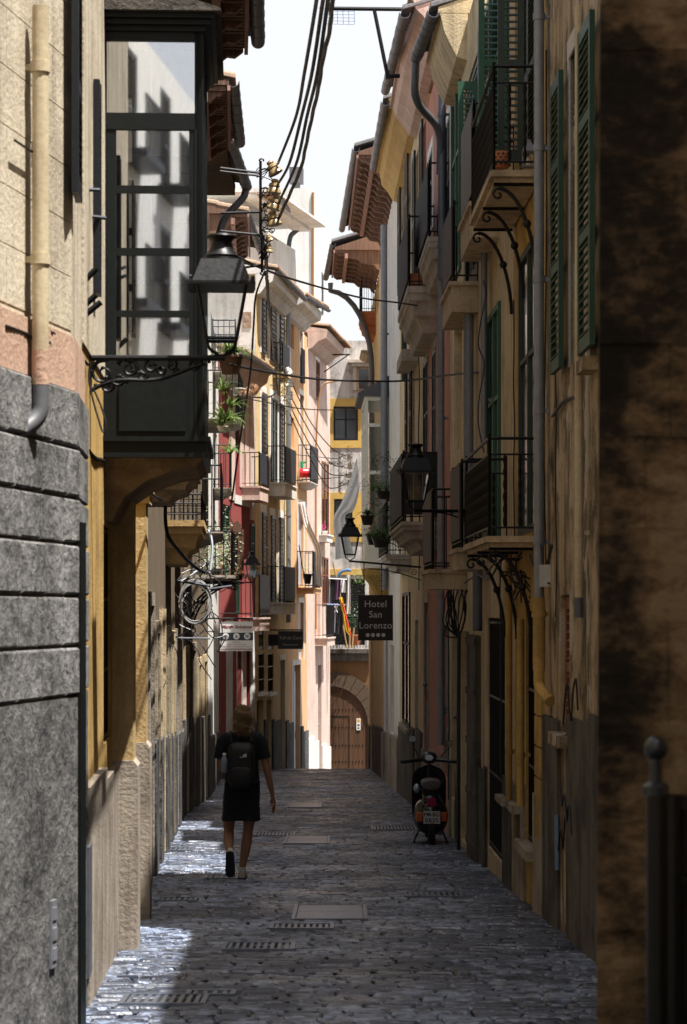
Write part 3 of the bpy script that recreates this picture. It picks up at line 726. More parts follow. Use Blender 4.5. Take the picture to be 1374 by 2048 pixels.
# service box and vent belong to this front
f = Fac('narrow_cream_house', 'warm cream strip of house with one slim green shutter beside the amber front', RP(19.97), RP(24.0), 7.75, P_CREAM)
f.window(979, 1002, 620, 1098, 'shut', GREEN2, dep=.05, leaves=1)
f.window(988, 1018, -60, 330, 'shut', GREEN2, dep=.06)
f.pipe(968, 478, 885, .034, ZINC, gap=1.8); f.pipe(1018, 1100, 1600, .03, P_AMBER, gap=1.4, label='amber pipe')
f.boxp(1011, 1026, 1594, 1606, 0, .1, P_PLINTHL, 'pipe_block')
f.perp_leaf(1018, .02, .28, -80, 318, GREEN2); f.leaf(962, 984, 30, 330, GREEN, .04)
f.window(975, 1010, 1236, 1712, 'bars', dep=.22)
f.leaf(978, 1009, 1240, 1700, GREEN, -.16, rails=(.25, .5, .75))
f.pipe(955, 1142, 1262, .05, ZINCD, clips=False, off=.12)
d3 = f.balcony(1000, 943, 403, 475, 1.5, 'box', rail='bars', yr=205, screen=(wood('grey weathered boards', (.2, .17, .15)), 'street'))
d4 = f.balcony(976, 919, 1095, 1139, 1.5, 'box', rail='bars', yr=923, screen=(wood('brown weathered boards', (.09, .065, .05)), 'street'))
m = f.mb(); a, b, h0, h1 = f.rect(944, 962, 1270, 1700); m.box(a, b, 0, .06, gz(23) - .3, h1)
for k in range(6): m.box(a - .01, b + .01, 0, .075, h1 - .1 - k * .55, h1 - .03 - k * .55)
m.build('stone_pier', P_PLINTH, f.root)
f.finish(P_PLINTH, 1.0, .03)

f = Fac('light_cream_house', 'light cream house with green doors opening on boxed balconies', RP(24.02), RP(28.8), 8.35, P_CREAM2)
f.window(906, 923, 166, 556, 'shut', GREEN2, dep=.05, leaves=1); f.window(927, 955, 150, 556, 'shut', GREEN, dep=.1, leaves=2)
f.window(908, 924, 652, 900, 'dark', dep=.25)
f.window(927, 945, 900, 1090, 'shut', GREENG, dep=.1, leaves=2)
f.pipe(937, 622, 1100, .055, ZINC, gap=2.5)
f.balcony(957, 903, 563, 624, 1.6, 'box', rail='bars', yr=405, screen=(wood('brown weathered boards', (.09, .065, .05)), 'street'))
f.balcony(935, 862, 1138, 1178, 1.8, 'box', rail='bars', yr=978, screen=(wood('brown weathered boards', (.09, .065, .05)), 'street'))
f.eave(868, 21, 832, 115, 25.8, 28.2, 'plaster', P_CREAM2, rise=.9)
Z = 28.2; inv = f.M.inverted(); g = inv @ P(832, 118, Z)
f.tubep(bend([g, g + Vector((.1, .02, -.5)), (g.x + .6, .12, g.z - .75), (g.x + .75, .12, g.z - 1.3)]), .05, ZINCD, 'gutter_outlet', 12)
f.window(921, 938, 1262, 1688, 'door', plain('black green door', (.01, .014, .012), .5), dep=.3)
f.window(903, 914, 1240, 1600, 'door', plain('black green door', (.01, .014, .012), .5), dep=.15)
f.perp_leaf(961.5, .02, .24, 164, 480, GREEN2)
f.finish(P_PLINTHL, .9, .03)

f = Fac('pink_house', 'salmon pink house with moulded balconies and black boarded rails', RP(28.82), RP(35.5), 9.2, P_PINK)
f.window(893, 901, 240, 560, 'shut', BLACKSH, sur=WHITE, leaves=1, dep=.06); f.window(857, 866, 310, 470, 'shut', BLACKSH, sur=WHITE, leaves=1, dep=.06)
f.window(848, 857, 722, 1000, 'shut', BLACKSH, sur=STONEBAND, leaves=2, dep=.06); f.window(866, 873, 700, 1000, 'shut', BLACKSH, sur=STONEBAND, leaves=1, dep=.06)
f.pipe(884, 190, 560, .05, ZINCD, gap=1.7, off=.1); f.pipe(882, 560, 1490, .045, ZINC, gap=1.9, off=.1)
BSCR = plain('black sheet screen', (.006, .006, .007), .7, 0, .3, .05)
f.balcony(897, 855, 473, 540, 3.2, 'mould', rail='bars', yr=325, screen=(BSCR, 'street'), mat=STONEBAND)
f.balcony(876, 815, 572, 664, 3.3, 'mould', rail='bars', yr=432, screen=(BSCR, 'street'), mat=STONEBAND)
f.balcony(888, 803, 1043, 1098, 4.2, 'mould', rail='bars', yr=905, screen=(BSCR, 'all'), mat=STONEBAND)
GREYD = plain('grey blue door panel', (.12, .13, .15), .6)
f.window(850, 858, 1205, 1510, 'door', GREYD, sur=STONEBAND, dep=.1); f.window(888, 900, 1250, 1560, 'door', GREYD, sur=STONEBAND, dep=.1)
f.eave(810, 25, 771, 181, 30.6, 37.4, 'plaster', P_PINKL, rise=.9, drop=.3)
f.finish(P_PLINTHL, 1.0, .03)

f = Fac('cream_house', 'cream house with yellow eaves soffit between the pink and white fronts', RP(35.52), RP(44.0), 9.75, P_CREAM2)
f.window(800, 817, 755, 960, 'open', BLACKSH, rng=(3.2, 4.3)); f.window(836, 846, 280, 560, 'open', BLACKSH)
f.window(806, 816, 290, 560, 'open', BLACKSH)
f.window(836, 841, 640, 715, 'dark', dep=.2); f.boxp(826, 838, 712, 735, 0, .28, STONEBAND, 'stone_corbel')
f.window(807, 821, 1185, 1452, 'shut', BLACKSH, leaves=1, dep=.05, sill=P_PLINTHL)
f.pipe(808, 660, 760, .05, plain('dark green pipe', (.02, .05, .045), .5), clips=False)
f.eave(771, 202, 747, 335, 37.9, 44.2, 'plaster', plaster('golden soffit', (.5, .33, .12), (.2, .1, .04), .25, .2), rise=.9, drop=.4)
f.window(830, 836, 1240, 1560, 'door', plain('dark brown door', (.03, .02, .015), .5), dep=.2)
f.balcony(822, 771, 1108, 1140, 4.2, 'mould', rail='orn', yr=1000, mat=P_WHITE)
f.finish(P_PLINTH, 1.3, .04)

f = Fac('white_house', 'white limewashed house behind glazed cream bay window', RP(44.02), RP(53.0), 10.3, P_WHITE)
f.pipe(768, 450, 1180, .075, ZINC, gap=2.6)
f.window(781, 788, 1290, 1470, 'dark', dep=.3); f.window(771, 776, 1250, 1500, 'door', plain('dark brown door', (.03, .02, .015), .5), dep=.2)
f.eave(712, 296, 684, 458, 45.0, 53.6, 'timber', rise=1.0)
f.finish(P_PLINTHL, 1.1, .06)
# glazed bay window on the white front
OC = plain('old cream joinery paint', (.85, .82, .7), .55, 0, .18, .12, 20)
t0 = f.sx(778); Z = f.Zs(t0); wl = f.A + f.u * t0; p = (wl.x - (730 - CX) / FP * Z); L = 3.0
hz = lambda y: f.hz(y, Z)
m = f.mb(); zt, zb = hz(797), hz(1132)
rows = [hz(1132), hz(1075), hz(945), hz(850), hz(797)]
for (q0, q1) in ((t0, t0 + .07), (t0 + L - .07, t0 + L), (t0 + L / 2 - .035, t0 + L / 2 + .035)): m.box(q0, q1, p - .07, p, zb, zt)
m.box(t0, t0 + .07, 0, .07, zb, zt); m.box(t0 + L - .07, t0 + L, 0, .07, zb, zt)
for z in rows: m.box(t0 - .01, t0 + L + .01, 0, p + .01, z - .045, z + .045) if z in (rows[0], rows[-1]) else (m.box(t0 + .003, t0 + .06, .07, p - .07, z - .04, z + .04), m.box(t0 + .07, t0 + L - .07, p - .06, p - .003, z - .04, z + .04))
m.box(t0 + .02, t0 + .05, .07, p - .07, rows[0], rows[1]); m.box(t0 + .07, t0 + L - .07, p - .05, p - .02, rows[0], rows[1])
bay = m.build('bay_window', OC, f.root)
m = f.mb(); m.prism([(0, zt + .045), (p + .14, zt + .045), (p + .16, zt + .11), (0, zt + .5)], 0, t0 - .12, t0 + L + .12); m.build('roof', plain('lead grey roof', (.09, .09, .1), .7), bay)
m = f.mb(); m.box(t0 + .03, t0 + .036, .07, p - .07, rows[1], rows[-1]); m.box(t0 + .07, t0 + L - .07, p - .04, p - .034, rows[1], rows[-1]); m.build('pane', glassmat('bay glass', (.95, .97, .97), .03, .08), bay)
m = f.mb()
for k in range(9): q = .1 + (p - .2) * k / 9; m.tube([(t0 + .15, q, rows[1]), (t0 + .15, q + .01, rows[-2])], .018, 6)
m.build('curtain', plain('curtain cloth', (.5, .5, .48), .9), bay)
m = f.mb(); m.loft([[(t0 + i, 0, z), (t0 + i, q, z), (t0 + L - i, q, z), (t0 + L - i, 0, z)] for i, q, z in ((0, p, zb - .046), (.05, p - .03, zb - .2), (.2, p - .15, zb - .35), (.4, p - .3, zb - .6), (.6, .05, zb - .8))])
m.build('corbel', plaster('golden corbel', (.55, .36, .1), (.15, .09, .04), .3, .3), bay)

f = Fac('yellow_end_house', 'yellow house with deep carved timber eaves and terracotta balcony far right', RP(53.02), RP(65.0), 10.0, P_YEL)
f.eave(666, 486, 652, 556, 56.0, 60.3, 'timber', rise=1.1)
f.balcony(752, 722, 622, 665, 2.5, 'mould', rail='bars', yr=548, mat=plaster('terracotta mouldings', (.5, .17, .07), (.2, .08, .04), .2, .2))
f.balcony(745, 722, 700, 712, 2.0, 'mould', rail=None, mat=STONEBAND)
f.window(752, 758, 500, 622, 'dark', dep=.2)
inv = f.M.inverted(); g = inv @ P(661, 566, 58.0)
pts = [g]
for k in range(9): a = math.pi / 2 * k / 8; pts.append(Vector((g.x + .1 * k, g.y - (g.y - .1) * math.sin(a), g.z - .2 - 2.0 * (1 - math.cos(a)))))
pts.append(Vector((g.x + .8, .1, g.z - 4.2))); f.tubep(pts, .07, ZINCD, 'downpipe', 12)
f.window(741, 746, 1210, 1500, 'dark', dep=.2)
f.finish(P_PLINTH, 1.2, .04)

# ================= END OF THE STREET =================
f = Fac('end_building', 'pale house with ochre window bands and arched stone gateway closing the street', (-2.6, 76), (2.4, 76), 10.7, plaster('greyed white render', (.6, .56, .53), (.12, .11, .1), .7, .6), left=True, depth=6)
OCH = plaster('ochre band', (.58, .38, .11), (.3, .17, .04), .2, .2)
GOLD = plaster('tan lower render', (.2, .11, .05), (.12, .06, .03), .4, .3)
a, b, h0, h1 = f.rect(667, 716, 813, 881)
f.boxp(660, 735, 797, 813, 0, .03, OCH, 'painted_band'); f.boxp(660, 667, 813, 881, 0, .03, OCH, 'painted_band'); f.boxp(716, 735, 813, 881, 0, .03, OCH, 'painted_band'); f.boxp(660, 735, 881, 896, 0, .03, OCH, 'painted_band')
f.window(667, 716, 813, 881, 'shut', BLACKSH, dep=.06)
for x0, x1, yt, yb in ((655, 735, 985, 998), (655, 668, 998, 1072), (705, 735, 998, 1072), (655, 735, 1072, 1084), (655, 745, 1138, 1150)): f.boxp(x0, x1, yt, yb, 0, .03, OCH, 'painted_band')
f.window(668, 705, 998, 1070, 'shut', BLACKSH, dep=.06)
f.window(655, 730, 1158, 1290, 'shut', DARKPAINT, dep=.3)
f.boxp(640, 745, 1298, 1306, 0, .25, P_PLINTH, 'ledge'); f.boxp(640, 745, 1306, 1322, 0, .16, P_PLINTH, 'ledge')
f.boxp(630, 745, 1322, 1600, 0, .012, GOLD, 'lower_wall')
m = f.mb(); a, b, h0, h1 = f.rect(712, 745, 735, 782); m.box(a, b, 0, .3, h0, h1); 
bx = m.build('roof_window', wood('pale brown joinery', (.3, .2, .13)), f.root)
m = f.mb(); m.box(a - .15, b, 0, .42, h1, h1 + .12); m.box(a - .28, b, 0, .5, h1 + .12, h1 + .22); m.box(a - .1, a, .0, .3, h0, h1); m.build('cornice', STONEBAND, bx)
f.mb().box(a + .1, b - .1, .302, .31, h0 + .05, h1 - .1).build('pane', DARKGLASS, bx)
# arched gateway
Zq = 76; xc = (662 - CX) / FP * Zq; xl = f.M.inverted() @ Vector((xc, 76, 0)); c = xl.x; rad = 74 / FP * Zq; spring = f.hz(1450, Zq); bz = gz(76)
def arch(r0, r1, th0, th1, mat, name, n=15, parent=None):
    m = f.mb()
    for k in range(n):
        a0 = math.pi * k / n + .006; a1 = math.pi * (k + 1) / n - .006
        q = []
        for d in (th0, th1):
            for r_, a in ((r0, a0), (r1, a0), (r1, a1), (r0, a1)): q.append((c + r_ * math.cos(a), d, spring + r_ * math.sin(a) * 1.05))
        m.add(q, [(0, 1, 2, 3), (7, 6, 5, 4), (0, 4, 5, 1), (1, 5, 6, 2), (2, 6, 7, 3), (3, 7, 4, 0)])
    for sg in (-1, 1):
        z = bz
        while z < spring:
            m.box(*sorted((c + sg * r0, c + sg * (r1 - .12))), th0, th1, z + .006, min(z + .5, spring) - .006); z += .5
    return m.build(name, mat, parent or f.root)
gw = arch(rad, rad + .5, -.02, .1, plaster('brown voussoir stone', (.1, .07, .045), (.07, .05, .035), .5, .3, .6), 'gateway')
m = f.mb()
nb = 15
for k in range(nb):
    x0 = c - rad + 2 * rad * k / nb; x1 = c - rad + 2 * rad * (k + 1) / nb; xm = (x0 + x1) / 2 - c
    top = spring + math.sqrt(max(0, (rad + .02) ** 2 - xm * xm)) * 1.05
    m.box(x0 + .004, x1 - .004, .014, .035, bz, top)
gd = m.build('door', wood('honey brown boards', (.09, .038, .012), (25, 25, .8)), f.root)
m = f.mb()
for z in (0, .55, 1.15, 1.75, 2.35):
    for k in range(22):
        x = c - rad + .06 + (2 * rad - .12) * k / 21
        if math.hypot(x - c, max(0, bz + 1.0 + z - spring)) < rad - .05: m.ball((x, .04, bz + 1.0 + z), .022, 4)
m.build('door_stud', IRON, gd)
m = f.mb(); m.box(c - .55, c - .52, .036, .045, bz, bz + 2.5); m.box(c + .6, c + .63, .036, .045, bz, bz + 2.5); m.box(c - .55, c + .63, .036, .045, bz + 2.5, bz + 2.53); m.build('wicket_joint', INTER, gd)
m = f.mb(); a, b, h0, h1 = f.rect(713, 721, 1437, 1460); m.box(a, b, .036, .06, h0, h1); nb_ = m.build('notice', WHITE, gd)
m = f.mb(); m.box(a + .02, b - .02, .061, .064, h0 + .27, h1 - .02); m.build('notice_band', plain('orange print', (.6, .3, .05), .6), nb_)
m = f.mb(); m.box(a + .03, b - .03, .061, .064, h0 + .14, h0 + .2); m.box(a + .03, b - .03, .061, .064, h0 + .05, h0 + .09); m.build('notice_text', BLACKSH, nb_)
f.balcony(640, 735, 1290, 1300, 0, None, rail=None) if False else None
f.finish()

f = Fac('tall_white_house', 'tall blank white house with square chimney standing above the left roofs', (-5.0, 80.2), (-1.1, 80.0), 16.6, plaster('bright limewash', (.74, .73, .7), (.4, .36, .3), .15, .3), left=True, depth=11, side=P_PINKL)
a, b, h0, h1 = f.rect(576, 603, 327, 358); m = f.mb(); m.box(a, b, -1.1, -.6, h0, h1); m.box(a + .12, b - .12, -1.05, -.65, 16.5, h0); m.build('chimney', plaster('grey chimney', (.12, .12, .13), (.05, .05, .05), .3, .3), f.root)
x = f.L + .003
m = f.mb(); m.box(f.L - .01, f.L + .03, -6.1, -5.2, 12.9, 15.3 - .9); m.build('shutter', BLACKSH, f.root)
f.pipe(626, 385, 640, .05, plain('rusty pipe', (.3, .15, .06), .7), off=.03, clips=False)
f.finish()

f = Fac('white_attic_house', 'white upper storey with tiled edge rising behind the yellow front', (-3.5, 65.0), (-1.5, 73.4), 13.3, P_WHITE, left=True, depth=4, side=P_WHITE)
f.eave(553, 392, 600, 442, 66.5, 73.0, 'flat', P_WHITE, TILE, rise=.3)
f.window(547, 556, 425, 480, 'dark', dep=.15)
f.tubep(bend([f.M.inverted() @ P(598, 446, 72.8), f.M.inverted() @ P(597, 458, 72.8), f.M.inverted() @ P(577, 474, 72.8), f.M.inverted() @ P(576, 600, 72.8)]), .08, ZINCD, 'downpipe', 10)
f.finish()
# ================= LEFT SIDE =================
SGREY = roughstone('dressed grey limestone', (.012, .012, .012), (.27, .265, .255), 16, .05, .9)
P_STUC = plaster('cream scored stucco', (.56, .49, .37), (.16, .12, .08), .45, .55)
P_PEACH = plaster('peach painted band', (.5, .33, .24), (.2, .12, .08), .3, .3)
pts = [(-2.37, 5.3), (-1.37, 11.3), (-1.42, 12.2)]
root = None
for k in range(2):
    if k == 0:
        f = Fac('stone_corner_house', 'cream house on grey rusticated stone base at the near left corner', pts[0], pts[1], 8.2, P_STUC, left=True)
        root = f.root
    else:
        r0 = f; f = Fac('x', None, pts[1], pts[2], 8.2, P_STUC, left=True); bpy.data.objects.remove(f.root); f.root = root
    L = f.L
    hs_ = [1.17, 1.42, 1.67, 1.93, 2.16, 2.41, 2.70]
    m = f.mb(); rnd = random.Random(11 + k)
    for i in range(6):
        x = -.5 if k == 0 else 0
        x += rnd.random() * .35 if k == 0 else 0
        while x < L:
            wv = rnd.uniform(.28, .45) if k == 0 else 2
            x0, x1 = max(0, x), min(L + (.0 if k else .03), x + wv)
            if x1 > x0 + .02:
                a_, b_ = x0 + .004, x1 - (.004 if x1 < L - .05 else 0); lo_, hi_ = hs_[i] + .006, hs_[i + 1] - .006; jx = rnd.uniform(-.004, .004)
                m.loft([[(p0, dd, lo_ + e_), (p1, dd, lo_ + e_), (p1, dd, hi_ - e_), (p0, dd, hi_ - e_)] for p0, p1, dd, e_ in ((a_, b_, -.02, 0), (a_, b_, .026, 0), (a_ + .004, b_ - (.004 if x1 < L - .05 else 0), .036, .006), (a_ + .01, b_ - (.01 if x1 < L - .05 else 0), .04 + jx, .013))])
            x += wv
    m.build('ashlar_course', SGREY, root)
    f.mb().box(0, L + (.035 if not k else 0), -.02, .035, -1.6, 1.165).build('rough_base', roughstone('hammered grey stone', (.004, .004, .005), (.3, .295, .29), 15, .3), root)
    f.mb().box(0, L + (.02 if not k else 0), -.02, .018, 2.70, 2.97).build('painted_band', P_PEACH, root)
    if k == 0:
        # scored joints of the stucco as thin raised panels
        m = f.mb(); z = 3.0; i = 0
        while z < 8:
            x = (i % 2) * .35
            while x < L:
                x1 = min(x + .72, L); m.box(x + .003, x1 - .003, -.01, .004, z + .003, z + .267); x += .72
            z += .27; i += 1
        m.build('scored_stucco', P_STUC, root)
        f.pipe(81, 13, 700, .04, CREAMPIPE, off=.075, gap=.9)
        f.pipe(81, 700, 770, .041, P_PEACH, off=.075, clips=False, label='peach painted length'); t = f.sx(81, .075)
        f.tubep(bend([(t, .075, 2.665), (t, .075, 2.5), (t - .15, -.05, 2.38)]), .04, plain('dark grey pipe', (.1, .1, .11), .5), 'pipe_elbow', 12)
        m = f.mb(); a, b, h0, h1 = f.rect(25, 62, 289, 293, .03); m.tube([(a, .04, h0), (b, .04, h0)], .006, 6); m.tube([(b, .04, h0 - .07), (b, .04, h0 + .05)], .008, 6); m.build('iron_hook', IRON, root)
        m = f.mb(); a, b, h0, h1 = f.rect(96, 106, 1800, 1935, .03); m.box(a, b, .036, .05, h0, h1)
        for q in (.2, .5, .8): m.box(a + .01, b - .01, .05, .056, h0 + (h1 - h0) * q - .03, h0 + (h1 - h0) * q + .03)
        m.build('meter_door', ZINC, root)
        m = f.mb(); a, b, h0, h1 = f.rect(142, 151, 1045, 1100); m.box(a - .0, b + .012, .036, .052, -1.6, h1); m.build('dark_strip', DARKPAINT, root)  # flat dark strip running down the stone base
    else:
        f.leaf(143, 151, -60, 395, BLACKSH, .015, slat=.04)
        a, b, h0, h1 = f.rect(160, 166, 1690, 1950); f.mb().box(a, b, .036, .05, h0, h1).build('meter_door', ZINCD, root)
    f.finish(); 

def LX(Z): return -1.42 - .045 * (Z - 12.2) if Z < 18 else (-1.681 - .048 * (Z - 18) if Z < 34 else (-2.449 - .01 * (Z - 34) if Z < 42 else -2.529 - .037 * (Z - 42)))
def LP(Z, o=0): return (LX(Z) + o, Z)
f = Fac('amber_pilaster_house', 'amber house with pilasters under the dark glazed oriel', LP(12.21), LP(18.0), 7.8, P_AMBER, left=True)
f.mb().box(0, f.L, -.02, .012, 3.05, 7.79).build('upper_wall', P_STUC, f.root)
f.window(207, 222, 1052, 1482, 'bars', dep=.15)
for zc, w_, pr in ((15.1, .34, .14), (17.3, .38, .13)):
    t = zc - 12.21; m = f.mb(); gg = gz(zc); hp = gg + 1.23 if zc < 16 else gg + 1.32
    m.box(t, t + w_, 0, pr, hp, 2.42); m.box(t - .02, t + w_ + .02, 0, pr + .03, 2.42, 2.5); m.box(t - .04, t + w_ + .04, 0, pr + .05, 2.5, 2.56)
    pl = m.build('pilaster', plaster('pale amber render', (.5, .36, .17), (.14, .08, .04), .5, .5), f.root)
    m = f.mb(); m.prism([(0, hp), (pr + .03, hp), (pr + .0, hp + .04), (0, hp + .04)], 0, t - .015, t + w_ + .015); m.box(t - .02, t + w_ + .02, 0, pr + .03, gg - .3, hp); m.build('pilaster_base', P_PLINTHL, pl)
f.leaf(187, 191, 165, 590, BLACKSH, .015, slat=.045)
f.finish(P_PLINTHL, 1.22, .045)
# --- dark glazed oriel ---
Z0 = 14.1; t0 = Z0 - 12.21; L = 1.62; hz = lambda y: f.hz(y, Z0)
inv = f.M.inverted(); p = (inv @ P(405, 500, Z0)).y
m = f.mb(); ROWS = [(80, 225), (258, 370), (385, 495), (510, 620), (633, 716)]
dx = lambda x: (inv @ P(x, 500, Z0)).y
zt, zb = hz(62), hz(905)
pl, prr = dx(213), dx(393); il, ir = dx(232), dx(378)
def sidewall(m, q0, q1):
    m.box(q0, q1, 0, pl, zb, zt); m.box(q0, q1, prr, p, zb, zt)
    m.box(q0, q1, pl, prr, hz(80), zt); m.box(q0, q1, pl, prr, hz(258), hz(225))
    m.box(q0 + .005, q1 - .005, pl, il, hz(905), hz(258)); m.box(q0 + .005, q1 - .005, ir, prr, hz(905), hz(258))
    for i in range(1, 4): m.box(q0 + .008, q1 - .008, il, ir, hz(ROWS[i + 1][0]), hz(ROWS[i][1]))
    m.box(q0 + .006, q1 - .006, il, ir, zb, hz(716))
    m.box(q0 - .008, q1, il + .02, ir - .02, hz(862), hz(768)) 
sidewall(m, t0, t0 + .05); sidewall(m, t0 + L - .05, t0 + L)
# street front: three narrow lights
n = 3
for k in range(n + 1):
    q = t0 + (L - .07) * k / n; m.box(q, q + .07, p - .05, p + .004, zb, zt)
for yy in ((80, 50), (258, 225), (385, 370), (510, 495), (633, 620), (905, 716)): m.box(t0 + .05, t0 + L - .05, p - .048, p, hz(yy[0]), min(hz(yy[1]), zt))
for k in range(n):
    q = t0 + .1 + (L - .07) * k / n; m.box(q, q + .4, p, p + .012, hz(870), hz(750))
m.box(t0 - .02, t0 + L + .02, 0, p + .03, zb - .03, zb + .07); m.box(t0 - .035, t0 + L + .035, 0, p + .05, zb + .07, zb + .1)
ori = m.build('oriel', DARKPAINT, f.root)
m = f.mb()
for z, e in ((zt, .02), (zt + .035, .05), (zt + .07, .08)): m.box(t0 - e, t0 + L + e, 0, p + e, z, z + .034)
m.build('cornice', DARKPAINT, ori)
m = f.mb(); m.prism([(0, zt + .106), (p + .12, zt + .106), (p + .1, zt + .13), (0, zt + .33)], 0, t0 - .12, t0 + L + .12); m.build('roof', roughstone('old mortar roof', (.03, .025, .02), (.12, .1, .08), 18, .03), ori)
m = f.mb()
for i, (a_, b_) in enumerate(ROWS):
    q0, q1 = (pl, prr) if i == 0 else (il, ir)
    m.box(t0 + .02, t0 + .024, q0, q1, hz(b_), hz(a_)); m.box(t0 + L - .03, t0 + L - .026, q0, q1, hz(b_), hz(a_)); m.box(t0 + .05, t0 + L - .05, p - .03, p - .026, hz(b_), hz(a_))
m.build('pane', glassmat('old window glass', (.97, .98, .98), .02, .36), ori)
m = f.mb()        # added pale blind and dark bars, mimicking reflections in the end lights
q0, q1 = dx(262), prr + .01; nn_ = 26; vs = []
for z in (hz(716), hz(90)):
    for k in range(nn_ + 1): vs.append((t0 + .11 + .014 * math.sin(k * 1.9) + .01 * math.sin(k * .7), q0 + (q1 - q0) * k / nn_, z))
m.add(vs, [(k, k + 1, nn_ + 2 + k, nn_ + 1 + k) for k in range(nn_)])
m.build('curtain', island('pale reflection blind', [(.6, .58, .54), (.66, .65, .62)], (.8, .95), .2, .2, 6, .3), ori)  # added blind standing in for bright reflected bands
m = f.mb()
for k, (xa, xb) in enumerate(((240, 252), (285, 300), (338, 346))): m.box(t0 + .07, t0 + .085, dx(xa), dx(xb), hz(716), hz(90 + 40 * k))
m.build('window_post', plain('grey inner joinery', (.3, .3, .29), .6), ori)
f.mb().box(t0 + .06, t0 + L - .06, .013, .03, hz(716), zt - .02).build('inner_wall', plaster('pale room wall', (.6, .55, .46), (.3, .25, .2), .2, .1), ori)
m = f.mb(); [m.box(t0 + .055, t0 + .068, dx(268), dx(392), hz(yb_), hz(ya_)) for ya_, yb_ in ((308, 344), (441, 456), (556, 568), (664, 674))]; m.build('reflection_bar', plain('dark shelf', (.06, .05, .045), .6), ori)  # added dark bars standing in for reflected balcony bars
m = f.mb(); m.loft([[(t0 + i, 0, z), (t0 + i, q, z), (t0 + L - i, q, z), (t0 + L - i, 0, z)] for i, q, z in ((.02, p - .0, zb - .031), (.05, p - .04, zb - .08), (.08, p - .18, zb - .1), (.12, p - .36, zb - .17), (.16, p - .5, zb - .27), (.2, .04, zb - .42))])
m.build('support', plaster('worn corbel render', (.24, .17, .1), (.05, .035, .025), .7, .4, .6), ori)

# middle left houses
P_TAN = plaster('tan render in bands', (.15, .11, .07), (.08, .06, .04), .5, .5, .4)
BDOOR = plain('blackish door', (.012, .012, .013), .45); GDOOR = plain('grey green door', (.05, .055, .05), .5)
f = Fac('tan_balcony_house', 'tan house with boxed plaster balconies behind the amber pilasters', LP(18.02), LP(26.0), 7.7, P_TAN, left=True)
b1 = f.balcony(277, 402, 938, 1000, 1.6, 'mould', rail=None, mat=P_CREAM, p=.5)
for z0, z1, k in ((18.7, 19.6, 'door'), (20.6, 21.7, 'door'), (22.6, 23.5, 'bars'), (24.4, 25.4, 'door')):
    g = gz(z1); f.window(0, 0, 0, 0, k, random.choice((BDOOR, GDOOR)), rng=(z0 - 18.02, z1 - 18.02)) if False else None
def doors(f, zA, items, mats):
    for i, (z0, z1, h0, h1, k) in enumerate(items):
        a, b = z0 - zA, z1 - zA; g = gz((z0 + z1) / 2); f.hole(a, b, g + h0, g + h1, .22); mt = mats[i % len(mats)]
        m = f.mb(); m.box(a, b, -.2, -.15, g + h0, g + h1)
        for q in range(2):
            w2 = (b - a) / 2; m.box(a + q * w2 + .05, a + (q + 1) * w2 - .05, -.15, -.13, g + h0 + .1, g + h1 - .1)
        d = m.build('door' if h0 < .3 else 'window', mt, f.root)
        m = f.mb(); w_ = .13; m.box(a - w_, a, 0, .035, g + h0, g + h1 + w_); m.box(b, b + w_, 0, .035, g + h0, g + h1 + w_); m.box(a, b, 0, .035, g + h1, g + h1 + w_); m.build('surround', k, f.root)
doors(f, 18.02, [(19.0, 19.9, 0, 2.5, P_DARKCREAM), (20.8, 21.8, 0, 2.6, P_PLINTHL), (22.7, 23.5, .9, 2.4, P_DARKCREAM), (24.3, 25.3, 0, 2.6, P_CREAM)], [BDOOR, GDOOR])
f.eave(511, -79, 516, 83, 21.0, 24.2, 'timber', rise=.9)
f.finish(P_GREYSTONE, 1.3, .05)
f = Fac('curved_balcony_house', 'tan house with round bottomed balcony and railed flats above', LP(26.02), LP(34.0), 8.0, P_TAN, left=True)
b2 = f.balcony(330, 408, 1040, 1128, 2.3, 'mould', rail='grid', yr=988, mat=plaster('yellow tan balcony', (.5, .33, .14), (.2, .12, .06), .3, .3))
b3 = f.balcony(349, 446, 1063, 1085, 3.2, 'mould', rail='bars', yr=930, mat=STONEBAND)
doors(f, 26.02, [(26.6, 27.5, 0, 2.5, P_DARKCREAM), (28.4, 29.2, 0, 2.5, P_CREAM), (30.2, 31.2, 0, 2.6, P_PLINTHL), (32.2, 33.0, 0, 2.5, P_DARKCREAM)], [GDOOR, BDOOR])
f.eave(466, 162, 480, 285, 28.0, 31.7, 'timber', tile=TILE, rise=.7)
f.finish(P_GREYSTONE, 1.3, .05)
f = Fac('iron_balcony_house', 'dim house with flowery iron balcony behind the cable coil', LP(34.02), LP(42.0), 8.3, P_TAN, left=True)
b4 = f.balcony(365, 467, 1150, 1163, 2.4, 'iron', rail='orn', yr=1062, mat=STONEBAND)
b5 = f.balcony(404, 480, 835, 850, 2.2, 'mould', rail='bars', yr=740, mat=P_WHITE)
doors(f, 34.02, [(34.6, 35.4, 0, 2.5, P_CREAM), (36.5, 37.5, 0, 2.6, P_DARKCREAM), (38.4, 39.2, 0, 2.4, P_CREAM), (40.2, 41.2, 0, 2.5, P_CREAM)], [BDOOR, GDOOR])
f.eave(458, 274, 493, 372, 33.2, 37.0, 'flat', tile=TILE, rise=.6, r=.09)
f.tubep(bend([f.M.inverted() @ P(492, 378, 36.9), f.M.inverted() @ P(488, 395, 36.9), f.M.inverted() @ P(448, 435, 36.9), f.M.inverted() @ P(438, 470, 36.9)]), .06, ZINC, 'gutter_outlet', 10)
f.finish(P_GREYSTONE, 1.5, .05)
f = Fac('shaded_white_house', 'white house with potted balcony just before the red front', LP(42.02), LP(52.0), 7.5, P_WHITE, left=True, side=P_WHITE)
b6 = f.balcony(425, 473, 742, 756, 2.5, 'mould', rail='orn', yr=640, mat=STONEBAND)
